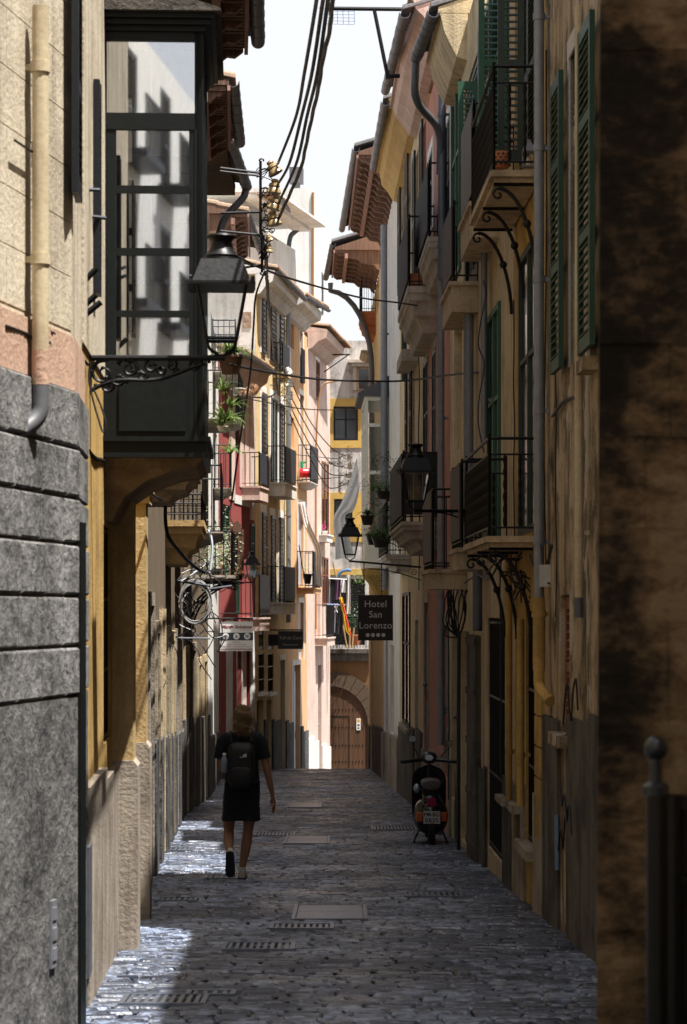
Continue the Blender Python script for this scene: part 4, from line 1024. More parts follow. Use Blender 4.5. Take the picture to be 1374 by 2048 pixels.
b7 = f.balcony(425, 462, 975, 990, 2.5, 'mould', rail='bars', yr=890, mat=STONEBAND)
f.window(428, 434, 860, 985, 'shut', GREEN); f.window(428, 433, 1040, 1150, 'shut', GREEN)
f.eave(494, 425, 520, 500, 44.0, 49.0, 'timber', tile=TILE, rise=.6)
f.finish(P_PLINTH, 1.1, .05)

f = Fac('red_house', 'faded red house with pale bands between white and yellow fronts', (-2.92, 52.6), (-2.30, 58.1), 7.45, P_RED, left=True, side=P_WHITE)
f.boxp(479, 486, 750, 975, 0, .02, P_PINKL, 'painted_band'); f.boxp(489, 497, 750, 975, 0, .02, P_PINKL, 'painted_band'); f.boxp(499, 508, 750, 1040, 0, .02, P_PINKL, 'painted_band'); f.boxp(458, 469, 760, 1000, 0, .02, P_PINKL, 'painted_band'); f.boxp(484.5, 491.5, 1290, 1560, 0, .02, P_PINKL, 'painted_band'); f.boxp(500.5, 508, 1240, 1560, 0, .02, P_WHITE, 'painted_band'); f.boxp(452, 464, 1240, 1560, 0, .02, P_WHITE, 'painted_band'); f.boxp(468, 508, 995, 1012, 0, .02, P_WHITE, 'painted_band')
f.window(446, 462, 1010, 1155, 'shut', GREEN); f.window(500, 508, 1048, 1150, 'shut', GREEN, leaves=1, dep=.04)
f.window(470, 482, 1048, 1230, 'shut', GREEN, leaves=2); f.window(466, 478, 790, 905, 'shut', GREEN, leaves=1)
f.balcony(482, 520, 972, 1000, 1.6, 'box', rail='bars', yr=905, mat=P_PINKL, screen=(plain('navy cloth screen', (.006, .007, .018), .8), 'street'))
f.balcony(482, 520, 1235, 1262, 1.6, 'box', rail='bars', yr=1150, mat=P_PINKL, screen=(BSCR, 'street'))
f.window(474, 484, 1300, 1540, 'door', BDOOR, sur=P_WHITE); f.window(492, 500, 1300, 1540, 'door', plain('dark red door', (.06, .02, .02), .5), sur=P_WHITE)
f.eave(487, 705, 548, 745, 52.8, 57.6, 'plaster', P_PINKL, TILE, rise=.5)
f.boxp(484.8, 491.6, 1235, 1290, 0, .018, P_TAN, 'x') if False else None
f.finish(P_PLINTH, 1.0, .04)

f = Fac('yellow_house', 'sunny yellow house with pairs of black louvred shutters and white balconies', (-2.285, 58.12), (-1.607, 64.1), 9.85, P_YEL, left=True, side=P_WHITE)
for x0, x1, yt, yb in ((522, 530, 587, 708), (539, 549, 601, 725), (557, 565, 617, 742)): f.window(x0, x1, yt, yb, 'onwall', BLACKSH, leaves=1, surw=.14)
for x0, x1, yt, yb, mt in ((522, 531, 786, 908, BLACKSH), (541, 553, 797, 965, GREENG), (557, 566, 808, 966, BLACKSH)): f.window(x0, x1, yt, yb, 'shut' if mt is GREENG else 'onwall', mt, sur=WHITE if mt is GREENG else None, leaves=1, surw=.14, dep=.05)
for x0, x1, yt, yb in ((522, 531, 1025, 1159), (540, 548, 1031, 1204), (557, 565, 1035, 1205)): f.window(x0, x1, yt, yb, 'onwall', BLACKSH, leaves=1, surw=.14)
for x0, x1 in ((517, 529), (536, 547)):
    f.window(x0, x1, 1262 if x0 < 530 else 1275, 1300, 'shut', BLACKSH, leaves=1); f.window(x0, x1, 1306, 1385, 'bars', sill=WHITE)
f.window(513, 527, 1400, 1560, 'door', BDOOR); f.window(533, 543, 1400, 1560, 'door', BDOOR); f.window(560, 570, 1320, 1560, 'door', plain('pale grey door', (.5, .52, .56), .6), sur=P_WHITE)
f.balcony(535, 571, 965, 992, 2.2, 'box', rail='bars', yr=892, mat=P_WHITE, screen=(BSCR, 'street'))
f.balcony(533, 569, 1205, 1229, 2.2, 'box', rail='bars', yr=1133, mat=P_WHITE, screen=(BSCR, 'street'))
f.balcony(545, 566, 745, 755, 1.4, 'box', rail='bars', yr=685, mat=P_YEL, screen=(BSCR, 'street'))
f.eave(553, 538, 609, 597, 58.2, 62.9, 'plaster', P_WHITE, TILE, rise=.6)
f.pipe(577, 610, 1245, .07, ZINC, gap=2.6, off=.12)
f.boxp(490, 507, 640, 678, 0, .01, P_PLINTHL, 'x') if False else None
m = f.mb(); m.box(-.02, .0, -.32, -.1, 8.9, 9.3); m.build('bare_stone_patch', roughstone('bare brown stone', (.2, .13, .09), (.4, .28, .2), 8), f.root)
f.finish(P_GREYSTONE, 1.35, .06)

f = Fac('pale_orange_house', 'pale orange house with draped white curtain on its balcony', (-1.605, 64.12), (-1.11, 68.45), 9.9, P_ORANGE, left=True, side=P_YEL)
f.window(581, 588, 642, 697, 'dark', dep=.12); f.window(581, 588, 835, 895, 'dark', dep=.12)
LIL = plain('lilac grey blind', (.42, .4, .46), .7)
for x0, x1, yt, yb in ((599, 606, 641, 766), (599, 607, 790, 955), (596, 607, 1010, 1172), (597, 607, 1205, 1320)):
    a, b, h0, h1 = f.window(x0, x1, yt, yb, 'dark', sur=WHITE, dep=.12); f.mb().box(a, b, -.1, -.08, h0, h1).build('roller_blind', LIL, f.root)
m = f.mb(); a, b, h0, h1 = f.rect(600, 607, 698, 765)
for k in range(6): m.box(a + (b - a) * k / 6 + .01, a + (b - a) * (k + 1) / 6 - .01, .03, .05, h0, h1)
m.build('window_guard', BSCR, f.root)
f.balcony(597, 622, 963, 975, 1.8, 'mould', rail='bars', yr=890, mat=P_WHITE, screen=(BSCR, 'street'))
f.balcony(594, 627, 1175, 1187, 1.8, 'box', rail='bars', yr=1103, mat=P_ORANGE, screen=(BSCR, 'street'))
f.window(584, 600, 1330, 1560, 'door', plain('pale grey door', (.5, .52, .56), .6), sur=P_WHITE)
f.eave(611, 592, 657, 620, 63.2, 67.2, 'plaster', P_WHITE, TILE, rise=.4)
f.finish(P_GREYSTONE, 1.4, .06)

f = Fac('pale_pink_house', 'pale pink corner house with rust brown shutters and peeling base by the gateway', (-1.108, 68.47), (-.446, 74.4), 9.6, P_PINKL, left=True, side=P_YEL)
f.window(631, 638, 722, 800, 'shut', BROWNSH, sur=WHITE, leaves=1, dep=.05); f.window(643, 657, 925, 1070, 'shut', BROWNSH, leaves=2, dep=.06); f.window(644, 656, 1115, 1210, 'shut', BROWNSH, dep=.06)
f.balcony(638, 654, 1068, 1083, 1.5, 'box', rail=None, mat=P_WHITE)
b8 = f.balcony(630, 655, 1275, 1292, 2.0, 'box', rail='bars', yr=1210, mat=P_PINKL)
f.window(632, 641, 1150, 1275, 'dark'); f.window(636, 643, 1330, 1560, 'door', plain('dark red door', (.06, .02, .02), .5))
f.eave(657, 654, 701, 699, 68.6, 73.2, 'plaster', P_PINKL, TILE, gutter=False, rise=.4)
m = f.mb(); t = f.sx(628); m.tube(bend([(t, .06, 1.0), (t, .06, 8.6), (t + .3, .8, 8.8)]), .03, 8); m.build('downpipe', plain('rusty pipe', (.3, .15, .06), .7), f.root)
m = f.mb(); t = f.sx(645); Zt = 71; m.tube([(t, .0, f.hz(700, Zt)), (t, .9, f.hz(700, Zt))], .025, 6); m.tube([(t, .85, f.hz(700, Zt)), (t, .05, f.hz(735, Zt))], .02, 6); m.build('iron_bracket', IRON, f.root)
f.finish(P_WHITE, 1.3, .04)

# row of lower houses on the sunny side continuing behind the viewpoint (seen only as reflections and bounce light; the white one is angled to brighten the oriel panes)
for (pa, pb, nm, lb, mt, lf, top) in (((-2.75, -5), (-2.75, 5.2), 'cream_row_house', 'cream house beside the viewpoint on the left', P_CREAM2, True, 9.0), ((1.9, -14), (1.9, 5.98), 'ochre_row_house', 'ochre house beside the viewpoint on the right', P_YEL, False, 9.5), ((3.4, -36), (-2.75, -5.02), 'white_row_house', 'unseen white house behind the viewpoint, angled for oriel reflections', plaster('clean white render', (.8, .79, .76), (.4, .37, .32), .15, .15), True, 12.0)):
    f = Fac(nm, lb, pa, pb, top, mt, left=lf)
    k = 0
    while 1.2 + k * 3.3 + 1.2 < f.L:
        for z in (1.2, 4.2, 7.0, 9.6):
            if z + 2 < top:
                a = 1.2 + k * 3.3; f.hole(a, a + 1.1, z, z + 1.9, .15); m = f.mb(); f.leafm(m, a + .01, a + 1.09, z + .01, z + 1.89, -.06); m.build('shutter', BLACKSH, f.root)
                if nm == 'white_row_house' and z > 4: m = f.mb(); m.box(a - .3, a + 1.4, 0, .45, z - .15, z); [m.tube([(a - .28 + .14 * q, .43, z), (a - .28 + .14 * q, .43, z + .9)], .012, 4) for q in range(13)]; m.box(a - .3, a + 1.4, .41, .45, z + .9, z + .94); m.build('balcony', BLACKSH, f.root)
        k += 1
    f.finish(P_PLINTH, 1.0)
# ================= THINGS IN THE STREET =================
def spiral(c, ex, ez, r, turns=1.6, n=26, sgn=1, a0=0):
    return [c + (r * (1 - .85 * i / n)) * (math.cos(a0 + sgn * turns * 2 * math.pi * i / n) * ex + math.sin(a0 + sgn * turns * 2 * math.pi * i / n) * ez) for i in range(n + 1)]
LGLASS = glassmat('lantern glass', (.9, .92, .92), .05, .06)
def lantern(C, Wp, s, label, ornate=False, yaw=.06):
    """C: where the yoke meets the arm end, Wp: wall plate"""
    root = empty('street_lamp', (Wp.x, Wp.y, Wp.z), label, 'street lamp', 'iron wall lanterns along the street')
    M = Matrix.Translation(C) @ Matrix.Rotation(yaw, 4, 'Z') @ Matrix.Scale(s, 4)
    m = MB(M); q = math.pi / 4; k2 = math.sqrt(2)
    m.lathe((0, 0, 0), [(.165 * k2 / 1, .415), (.165 * k2, .42), (.118 * k2, .545), (.116 * k2, .55)], 4, rot=q)
    m.lathe((0, 0, 0), [(.19 * k2, .398), (.19 * k2, .41), (.17 * k2, .414)], 4, rot=q)
    for a in (-1, 1):
        for b in (-1, 1): m.lathe((a * .175, b * .175, .41), [(.012, 0), (.008, .02), (.011, .03), (.004, .04)], 6)
    m.build('lamp_hood', IRON, root)
    m = MB(M); m.lathe((0, 0, 0), [(.1, .55), (.095, .57), (.1, .58), (.07, .615), (.06, .65), (.055, .66), (.07, .68), (.09, .69), (.085, .7), (.03, .712)], 20); m.build('lamp_chimney', IRON, root, smooth=True)
    m = MB(M)
    for a in (-1, 1):
        for b in (-1, 1): m.tube([(a * .138, b * .138, .4), (a * .085, b * .085, .105)], .009, 4)
        m.tube([(a * .085, -.085, .105), (a * .085, .085, .105)], .01, 4); m.tube([(-.085, a * .085, .105), (.085, a * .085, .105)], .01, 4)
    m.tube(bend([(-.085, 0, .105), (-.07, 0, .05), (-.02, 0, .02), (0, 0, -.01)]), .01, 6); m.tube(bend([(.085, 0, .105), (.07, 0, .05), (.02, 0, .02), (0, 0, -.01)]), .01, 6)
    fr = m.build('lamp_frame', IRON, root)
    m = MB(M)
    for k in range(4):
        Rk = Matrix.Rotation(k * math.pi / 2, 3, 'Z')
        m.add([Rk @ Vector(v) for v in ((-.13, -.13, .395), (.13, -.13, .395), (.082, -.082, .11), (-.082, -.082, .11))], [(0, 1, 2, 3)])
    m.build('pane', LGLASS, fr)
    # bracket
    A = Wp; d = (C - A); L = Vector((d.x, d.y, 0)).length; ex = Vector((d.x, d.y, 0)).normalized(); ez = Vector((0, 0, 1))
    m = MB(); m.tube([A, C + ex * .02], .017 * s, 10); m.obox(A + ez * -.08, ex * .008, ez.cross(ex) * .03, ez * .12)
    if ornate:
        for (fx, fz, r, sg, a0) in ((.10, -.085, .075, 1, 1.2), (.30, -.06, .055, -1, 2.2), (.47, -.045, .045, 1, 1), (.62, -.04, .035, -1, 2), (.80, -.045, .04, 1, .5), (.22, -.12, .04, 1, 3), (.40, -.10, .03, -1, 0), (.55, -.07, .028, 1, 2), (.13, -.16, .04, -1, 1)):
            m.tube(spiral(A + ex * L * fx + ez * fz, ex, ez, r, 1.4, 22, sg, a0), [.0135 - .0004 * i for i in range(23)], 6)
        m.tube([A + ex * L * t + ez * (-.19 + .15 * t ** .8 + .02 * math.sin(t * 9)) for t in [i / 20 for i in range(18)]], .013, 6)
        rnd = random.Random(2)
        for k in range(46):
            t = rnd.random() ** 1.2 * .9; c = A + ex * L * t + ez * -(.02 + (.16 * (1 - t)) * rnd.random()); an = rnd.random() * 6.28; v = ex * math.cos(an) + ez * math.sin(an)
            m.tube([c, c + v * .012 + ex * .002, c + v * .026], [.005, .012, .003], 5)
    else:
        m.tube([A + ez * -.22] + [A + ex * L * t * .75 + ez * (-.22 + .2 * math.sin(t * math.pi / 2)) for t in [i / 10 for i in range(1, 11)]], .009, 5)
        for fx, fz, r, sg in ((.14, -.08, .055, 1), (.34, -.05, .035, -1), (.5, -.035, .025, 1)): m.tube(spiral(A + ex * L * fx + ez * fz, ex, ez, r, 1.4, 20, sg, 1), .006, 5)
    m.build('bracket', IRON, root)
    return root
lantern(P(443, 716, 12.85), P(180, 716, 12.85), 1.0, 'large black lantern on scrolled bracket in front of the oriel', True)
lantern(P(831, 1022, 22.9), P(972, 1022, 23.2), .97, 'black lantern on the right beside the screened balconies')
lantern(P(700, 1122, 36.0), P(848, 1135, 36.0), .98, 'black lantern above the hanging hotel sign')
lantern(P(504, 1165, 50.0), P(440, 1165, 50.0), .97, 'small grey lantern in front of green shutters on the left')

# ---------------- signs ----------------
def text_mb(mb, s, size, at, ax, up, depth=.002, align='CENTER', shear=0, bold=0, sp=1.0):
    c = bpy.data.curves.new('lettering', 'FONT'); c.body = s; c.size = size; c.align_x = align; c.extrude = depth; c.resolution_u = 3; c.shear = shear; c.offset = bold; c.space_character = sp
    o = bpy.data.objects.new('lettering', c); COL.objects.link(o); dg = bpy.context.evaluated_depsgraph_get()
    me = bpy.data.meshes.new_from_object(o.evaluated_get(dg)); nrm = ax.cross(up)
    vs = [at + ax * v.co.x + up * v.co.y + nrm * v.co.z for v in me.vertices]; mb.add(vs, [tuple(p.vertices) for p in me.polygons])
    bpy.data.objects.remove(o); bpy.data.curves.remove(c); bpy.data.meshes.remove(me)
UP = Vector((0, 0, 1))
SB = plain('brown black sign enamel', (.028, .02, .018), .45, 0, .2, .05); SW = plain('sign lettering white', (.75, .75, .73), .5, 0, .05, 0)
def board(name, label, x0, x1, yt, yb, Z, mat, yaw=0, cat='sign', th=.03):
    a = P((x0 + x1) / 2, (yt + yb) / 2, Z); w_ = (x1 - x0) / FP * Z / 2; h = (yb - yt) / FP * Z / 2
    ax = Vector((math.cos(yaw), math.sin(yaw), 0)); nn = ax.cross(UP)   # faces the camera (-Y)
    root = empty(name, a - UP * h, label, cat)
    m = MB(); m.obox(a, ax * w_, nn * th / 2, UP * h); m.build('board', mat, root)
    return root, a + nn * (th / 2 + .001), ax, nn, w_, h
root, c, ax, nn, w_, h = board('hotel_sign', 'hanging brown board reading Hotel San Lorenzo with four dots', 716, 786, 1190, 1281, 36.0, SB, .05)
m = MB()
for s_, yy in (('Hotel', 1214), ('San', 1235), ('Lorenzo', 1257)):
    text_mb(m, s_, .152, c + UP * ((1235.5 - yy) / FP * 36), ax, UP, sp=1.05)
for k in range(4): 
    q = c + ax * ((k - 1.5) * .084) + UP * (-(1270 - 1235.5) / FP * 36)
    m.add([q + nn * .002 + ax * .032 * math.cos(a) + UP * .032 * math.sin(a) for a in [i * math.pi / 8 for i in range(16)]], [tuple(range(16))])
m.build('lettering', SW, root)
m = MB()
for xx in (728, 763):
    p0, p1 = P(xx, 1190, 36), P(xx, 1126, 36)
    n = 12
    for k in range(n): a_ = p0.lerp(p1, k / n); b_ = p0.lerp(p1, (k + .8) / n); m.tube([a_, b_], .012 if k % 2 else .007, 6)
m.build('chain', IRON, root)

root, c, ax, nn, w_, h = board('office_sign', 'white law office board with dark icon band on the left', 440, 506, 1243, 1302, 44.0, plain('white sign board', (.62, .6, .58), .4, 0, .06, .03), .0)
m = MB(); m.obox(c + UP * ((1272.5 - 1273) / FP * 44), ax * (w_ + .005), nn * .003, UP * .075); m.build('icon_band', plain('sign navy band', (.03, .035, .05), .4), root)
m = MB()
for k in (-1, 0, 1):
    q = c + ax * .21 * k + nn * .006; m.add([q + ax * .062 * math.cos(a) + UP * .062 * math.sin(a) for a in [i * math.pi / 9 for i in range(18)]], [tuple(range(18))])
ic = m.build('icon_disc', SW, root)
m = MB()
q = c - ax * .21 + nn * .009; m.tube([q - UP * .035, q + UP * .035], .004, 4); m.tube([q - ax * .035 + UP * .02, q + ax * .035 + UP * .02], .004, 4); m.tube([q - ax * .02 - UP * .035, q + ax * .02 - UP * .035], .004, 4)
for sg in (-1, 1): m.tube([q + ax * sg * .033 + ax * .017 * math.cos(a) + UP * (-.003 + .012 * math.sin(a)) for a in [math.pi + math.pi * i / 6 for i in range(7)]], .004, 4); m.tube([q + ax * sg * .033 + UP * .02, q + ax * (sg * .033 - .016) - UP * .003], .002, 4)
text_mb(m, '&', .1, c + nn * .009 - UP * .035, ax, UP)
q = c + ax * .21 + nn * .009
for sg in (-1, 1): m.tube([q + ax * sg * .02 + ax * .018 * math.cos(a) + UP * (.012 + .018 * math.sin(a)) for a in [i * math.pi / 5 for i in range(11)]], .005, 4)
m.tube([q - ax * .03 - UP * .03, q - UP * .012, q + ax * .03 - UP * .03], .006, 4); m.build('icon', plain('sign navy band', (.03, .035, .05), .4), root)
SM = plain('sign maroon lettering', (.16, .02, .04), .5)
m = MB(); text_mb(m, 'Marti', .088, c - ax * .2 + UP * .155, ax, UP, shear=.3, bold=.003); text_mb(m, 'Solutions', .088, c + ax * .13 + UP * .155, ax, UP, shear=.3, bold=.003)
q = c - ax * .085 + UP * .185 + nn * .003; m.obox(q, (ax + UP) * .011, nn * .002, (ax - UP) * .011); m.obox(q - ax * .025, (ax + UP) * .006, nn * .002, (ax - UP) * .006); m.obox(q + ax * .025, (ax + UP) * .006, nn * .002, (ax - UP) * .006)
text_mb(m, 'www.martisolutions.com', .062, c - UP * .27, ax, UP, bold=.001); text_mb(m, 'Abogados', .036, c - UP * .125, ax, UP); text_mb(m, 'Asesoria Fiscal y Contable', .034, c - UP * .17, ax, UP); text_mb(m, 'Gestion de Patrimonio y Comunidades de propietarios', .026, c - UP * .21, ax, UP); text_mb(m, 'Asesores en Palma', .026, c + ax * .17 + UP * .115, ax, UP)
m.build('lettering', SM, root)
m = MB(); bb = c + UP * (h + .06); m.tube([bb - ax * (w_ + .45), bb + ax * w_], .02, 6); [m.tube([bb + ax * k * w_ * .8, bb + ax * k * w_ * .8 - UP * .07], .008, 5) for k in (-1, 1)]; m.tube([bb - ax * w_ + UP * .1, bb + ax * w_ * .9 + UP * .1], .012, 6); m.build('bracket', IRON, root)

root, c, ax, nn, w_, h = board('restaurant_sign', 'black board reading Tall de Carn restaurant beside the yellow house', 556, 606, 1262, 1298, 60.0, plain('matt black sign', (.02, .025, .027), .5, 0, .2, .03), .0)
m = MB(); text_mb(m, 'Tall de Carn', .12, c + UP * .02, ax, UP, shear=0); text_mb(m, 'Restaurante', .085, c - UP * .15, ax, UP); m.build('lettering', plain('sign grey lettering', (.4, .4, .38), .6), root)
m = MB(); m.obox(c - ax * (w_ + .13) - nn * .0 + UP * .0, ax * .13, nn * .02, UP * .15); m.tube([c + UP * (h + .03) - ax * (w_ + .5), c + UP * (h + .03) + ax * w_], .02, 6); m.build('bracket', IRON, root)

# ---------------- overhead cables ----------------
def cat_curve(pts, n=14):
    pts = [Vector(p) for p in pts]; out = []
    if len(pts) == 2: return [pts[0].lerp(pts[1], i / n) - UP * .0 for i in range(n + 1)]
    for i in range(len(pts) - 1):
        p0 = pts[max(i - 1, 0)]; p1 = pts[i]; p2 = pts[i + 1]; p3 = pts[min(i + 2, len(pts) - 1)]
        for j in range(n):
            t = j / n
            out.append(.5 * ((2 * p1) + (p2 - p0) * t + (2 * p0 - 5 * p1 + 4 * p2 - p3) * t * t + (3 * p1 - p0 - 3 * p2 + p3) * t ** 3))
    return out + [pts[-1]]
def cable(pix, r, label, name='cable', twist=0, group=None, cat='cable'):
    path = cat_curve([P(*q) for q in pix])
    m = MB()
    if twist:
        for ph in (0, 2.1, 4.2):
            pp = []; s_ = 0
            for i, p in enumerate(path):
                if i: s_ += (p - path[i - 1]).length
                t = (path[min(i + 1, len(path) - 1)] - path[max(i - 1, 0)]).normalized(); nx = t.orthogonal().normalized(); ny = t.cross(nx); a = s_ * twist + ph
                pp.append(p + r * .6 * (math.cos(a) * nx + math.sin(a) * ny))
            m.tube(pp, r * .62, 5)
    else: m.tube(path, r, 6)
    o = m.build(name, CABLE, None, smooth=True, base=path[0]); return tag(o, label, cat, group)
G1 = 'four service cables running overhead'
for k, (px, xe, ye) in enumerate(((((640, -60), (631, 14), (609, 145), (592, 233)), 556, 327), (((655, -60), (644, 14), (624, 145), (603, 233), (579, 326)), 556, 368), (((664, -60), (654, 14), (635, 145), (614, 233), (593, 326)), 559, 402), (((671, -60), (663, 14), (659, 60), (645, 122), (637, 175), (624, 233), (612, 290), (602, 335), (583, 381)), 557, 437))):
    n = len(px); pts = [(x, y, 11.0 + 8.6 * (i / n) ** .9) for i, (x, y) in enumerate(px)] + [(xe, ye, 20.0)]
    cable(pts, .0125, ['leftmost', 'second from left', 'third from left', 'rightmost wavy'][k] + ' of the four black cables crossing the sky', twist=3.0 if k == 3 else 0, group=G1)
cable([(444, 497, 18), (520, 535, 21), (600, 563, 24), (720, 595, 29), (800, 606, 31), (880, 618, 32)], .012, 'upper black cable crossing the street from lantern to zinc downpipe')
cable([(455, 728, 20), (560, 748, 23), (660, 760, 26), (800, 762, 27), (900, 750, 25.5), (962, 745, 24)], .013, 'middle black cable sagging across the street at shutter height')
cable([(482, 795, 44), (540, 806, 47), (600, 817, 50), (660, 820, 55), (715, 819, 60)], .012, 'thin black cable crossing in front of the ochre window band')
cable([(440, 342, 20), (522, 352, 20)], .011, 'short stay wire beside the top insulator')
tw = 22
cable([(531, 490, 20.2), (533, 540, 24), (538, 620, 32), (547, 700, 42), (556, 790, 50)], .02, 'thick twisted cable dropping from the insulator mast', twist=tw, cat='cable')
cable([(531, 540, 20.3), (512, 590, 20.5), (507, 655, 20.6), (500, 750, 20.7), (480, 880, 20.8), (465, 990, 21), (460, 1020, 21)], .010, 'black cable drooping past the red house', cat='cable')
cable([(485, 792, 44), (530, 795, 47), (552, 785, 49.5), (556, 760, 50)], .02, 'pair of dark cables curling up to the second insulators')
for k, (a_, mid, b_) in enumerate((((580, 757, 50), [(620, 842, 54), (662, 895, 59)], (690, 912, 63)), ((580, 790, 50), [(622, 868, 54), (660, 925, 59)], (690, 934, 63)), ((580, 812, 50), [(620, 890, 54), (655, 945, 59)], (692, 951, 63)), ((580, 828, 50), [(612, 900, 54), (650, 968, 59), (670, 976, 61)], (694, 966, 63)))):
    cable([a_] + mid + [b_], .014, ['topmost', 'second', 'third', 'lowest'][k] + ' cable sagging between the second and third insulator groups', group='cables between the insulator groups', )
GLASSI = plain('glazed insulator', (.3, .22, .11), .18, 0, .3, .05, 8); GLW = plain('white porcelain', (.7, .68, .6), .15, 0, .1, .03, 8)
def insul(m, c, s=1.0, tilt=0):
    M = Matrix.Translation(c) @ Matrix.Rotation(tilt, 4, 'Y') @ Matrix.Scale(s, 4); sv = m.M; m.M = M
    m.lathe((0, 0, 0), [(.055, -.035), (.06, -.03), (.05, 0), (.035, .015), (.045, .02), (.04, .04), (.022, .05), (.03, .06), (.025, .075), (.008, .08)], 12); m.M = sv
def rack(x, ys, Z, label, s, mat, arms, mast=None, dx=18):
    c0 = P(x, ys[-1], Z); root = empty('insulator_rack', c0, label, 'insulator rack', 'insulator racks on wall brackets')
    m = MB(); t0, t1 = mast; m.tube([P(x, t0, Z), P(x, t1, Z)], .014, 6)
    m.tube(spiral(P(x + 4, t0, Z), Vector((1, 0, 0)), UP, .03, .55, 8, -1, math.pi), .008, 5); m.tube(spiral(P(x + 5, t1, Z), Vector((1, 0, 0)), UP, .04, .5, 8, 1, math.pi), .008, 5)
    for y in arms[1]: m.tube([P(arms[0], y[0], Z), P(x, y[1], Z)], .012, 6)
    for i, y in enumerate(ys): m.tube(bend([P(x, y, Z), P(x + dx * .6, y - 3, Z), P(x + dx, y + 3, Z), P(x + dx + 6, y + 2, Z)]), .008, 5)
    m.build('mast', IRON, root)
    for i, y in enumerate(ys):
        c = P(x + dx + 9, y, Z); m = MB(); insul(m, c, s, (-.5, .1, .3, -.2)[i % 4]); m.build('insulator', mat, root, smooth=True)
    m = MB(); rnd = random.Random(int(x))
    for y in ys:
        for j in range(4):
            c = P(x + dx * rnd.random(), y + rnd.uniform(-8, 12), Z); m.tube(cat_curve([c, c + Vector((rnd.uniform(-.06, .08), .01, rnd.uniform(-.08, .02))), c + Vector((rnd.uniform(-.02, .1), 0, rnd.uniform(-.05, .06))), P(x + 2, y + rnd.uniform(5, 22), Z)], 5), .004, 4)
    m.build('tie_wire', CABLE, root)
    return root
rack(521, [340, 378, 410, 442], 20.0, 'iron mast with four amber insulators on the left under the sky', 1.15, GLASSI, (441, [(336, 346), (426, 424), (462, 470)]), (322, 470), 18)
rack(524, [478, 500], 20.4, 'small lower insulator pair beneath the amber mast', .6, GLASSI, (445, [(541, 530)]), (465, 545), 6)
rack(560, [745, 768, 793, 815], 50.0, 'rack of pale insulators in front of the yellow house', 1.6, GLW, (540, [(770, 770)]), (735, 830), 10)
rack(678, [915, 934, 952, 968], 63.0, 'white insulators by the ochre end wall', 1.5, GLW, (578, [(908, 918), (962, 955)]), (905, 985), 12)

# television mast and wire grid above the right eaves
root = empty('aerial_mast', P(775, 150, 33), 'black braced pole reaching over the sky from the right roof', 'mast')
m = MB(); m.tube([P(660, 17, 33), P(850, 19, 33)], .03, 8); m.tube([P(748, 17, 33), P(775, 152, 33)], .028, 8); m.tube([P(775, 152, 33), P(800, 152, 33)], .03, 8); m.obox(P(775, 150, 33), (.03, 0, 0), (0, .03, 0), (0, 0, .06)); m.build('pole', IRON, root)
m = MB()
for k in range(6): m.tube([P(636 + k * 2.6, 16 + k * 6.3, 34), P(709, 16 + k * 6.6, 34)], .0045, 4)
for k in range(7): m.tube([P(640 + k * 11.4, 14, 34), P(642 + k * 11.2, 48, 34)], .0045, 4)
m.build('grid_aerial', plain('bluish wire', (.15, .25, .4), .4), root)

# ---------------- rods, brackets and cable bundles on the near left ----------------
LCF = Fac('tmp', None, LP(12.21), LP(18.0), 1, P_AMBER, left=True); bpy.data.objects.remove(LCF.root)
def leftthing(name, label, cat): return name, label, cat
wt = empty('support_rods', P(160, 400, 12.6), 'two short horizontal iron rods beside the oriel', 'rods'); o = MB().tube([P(140, 378, 12.5), P(198, 380, 12.7)], .012, 6).tube([P(162, 431, 12.8), P(210, 436, 13.0)], .012, 6).build('rod', ZINCD, wt)
root = empty('awning_bracket', P(155, 620, 12.6), 'folded black awning arms on the wall beneath the iron rods', 'bracket')
m = MB(); 
for x0, y0, x1, y1 in ((153, 578, 193, 537), (152, 626, 192, 590), (158, 640, 202, 604)): m.tube([P(x0, y0, 12.5), P(x1, y1, 12.5)], .017, 10)
m.build('arm', DARKPAINT, root)
m = MB(); m.tube([P(153, 530, 12.55), P(153, 600, 12.55)], .006, 5); m.tube([P(150, 575, 12.55), P(150, 645, 12.55)], .008, 5); m.tube([P(158, 597, 12.55), P(158, 660, 12.55)], .006, 5); m.build('upright', IRON, root)
cable([(10, 652, 10.2), (50, 667, 10.5), (75, 684, 10.6), (100, 686, 10.8)], .008, 'twisted cable bundle along the peach band, nearest part', 'cable_bundle', twist=40, cat='cable bundle')
cable([(100, 664, 10.9), (120, 672, 11.1), (140, 688, 11.3), (160, 712, 12), (176, 730, 12.5)], .008, 'twisted cable bundle rounding the house corner', 'cable_bundle', twist=40, cat='cable bundle')
cable([(180, 722, 12.6), (178, 760, 12.6), (186, 800, 12.6), (196, 835, 12.6), (206, 864, 12.6), (212, 850, 12.6), (203, 815, 12.6), (188, 780, 12.6)], .006, 'brown cable loop hanging below the lantern bracket', 'cable_loop')
cable([(175, 900, 12.8), (190, 916, 13.2), (212, 926, 14.3), (236, 966, 15.0), (252, 960, 15.0), (285, 963, 15.2), (300, 985, 16.5), (322, 1000, 17.6)], .012, 'grey cable bundle wrapping the tops of the amber pilasters', 'cable_bundle', twist=30, cat='cable bundle')
cable([(332, 985, 20), (331, 1040, 20), (338, 1075, 20), (360, 1105, 20.3), (385, 1130, 20.6), (408, 1145, 21)], .018, 'black cable sweeping under the round bottomed balcony')
cable([(416, 1060, 22), (422, 1075, 22), (424, 1100, 22), (420, 1140, 22)], .015, 'pale hose hanging at the balcony corner', 'hose', cat='hose').data.materials[0] = plain('pale blue hose', (.6, .65, .75), .4)
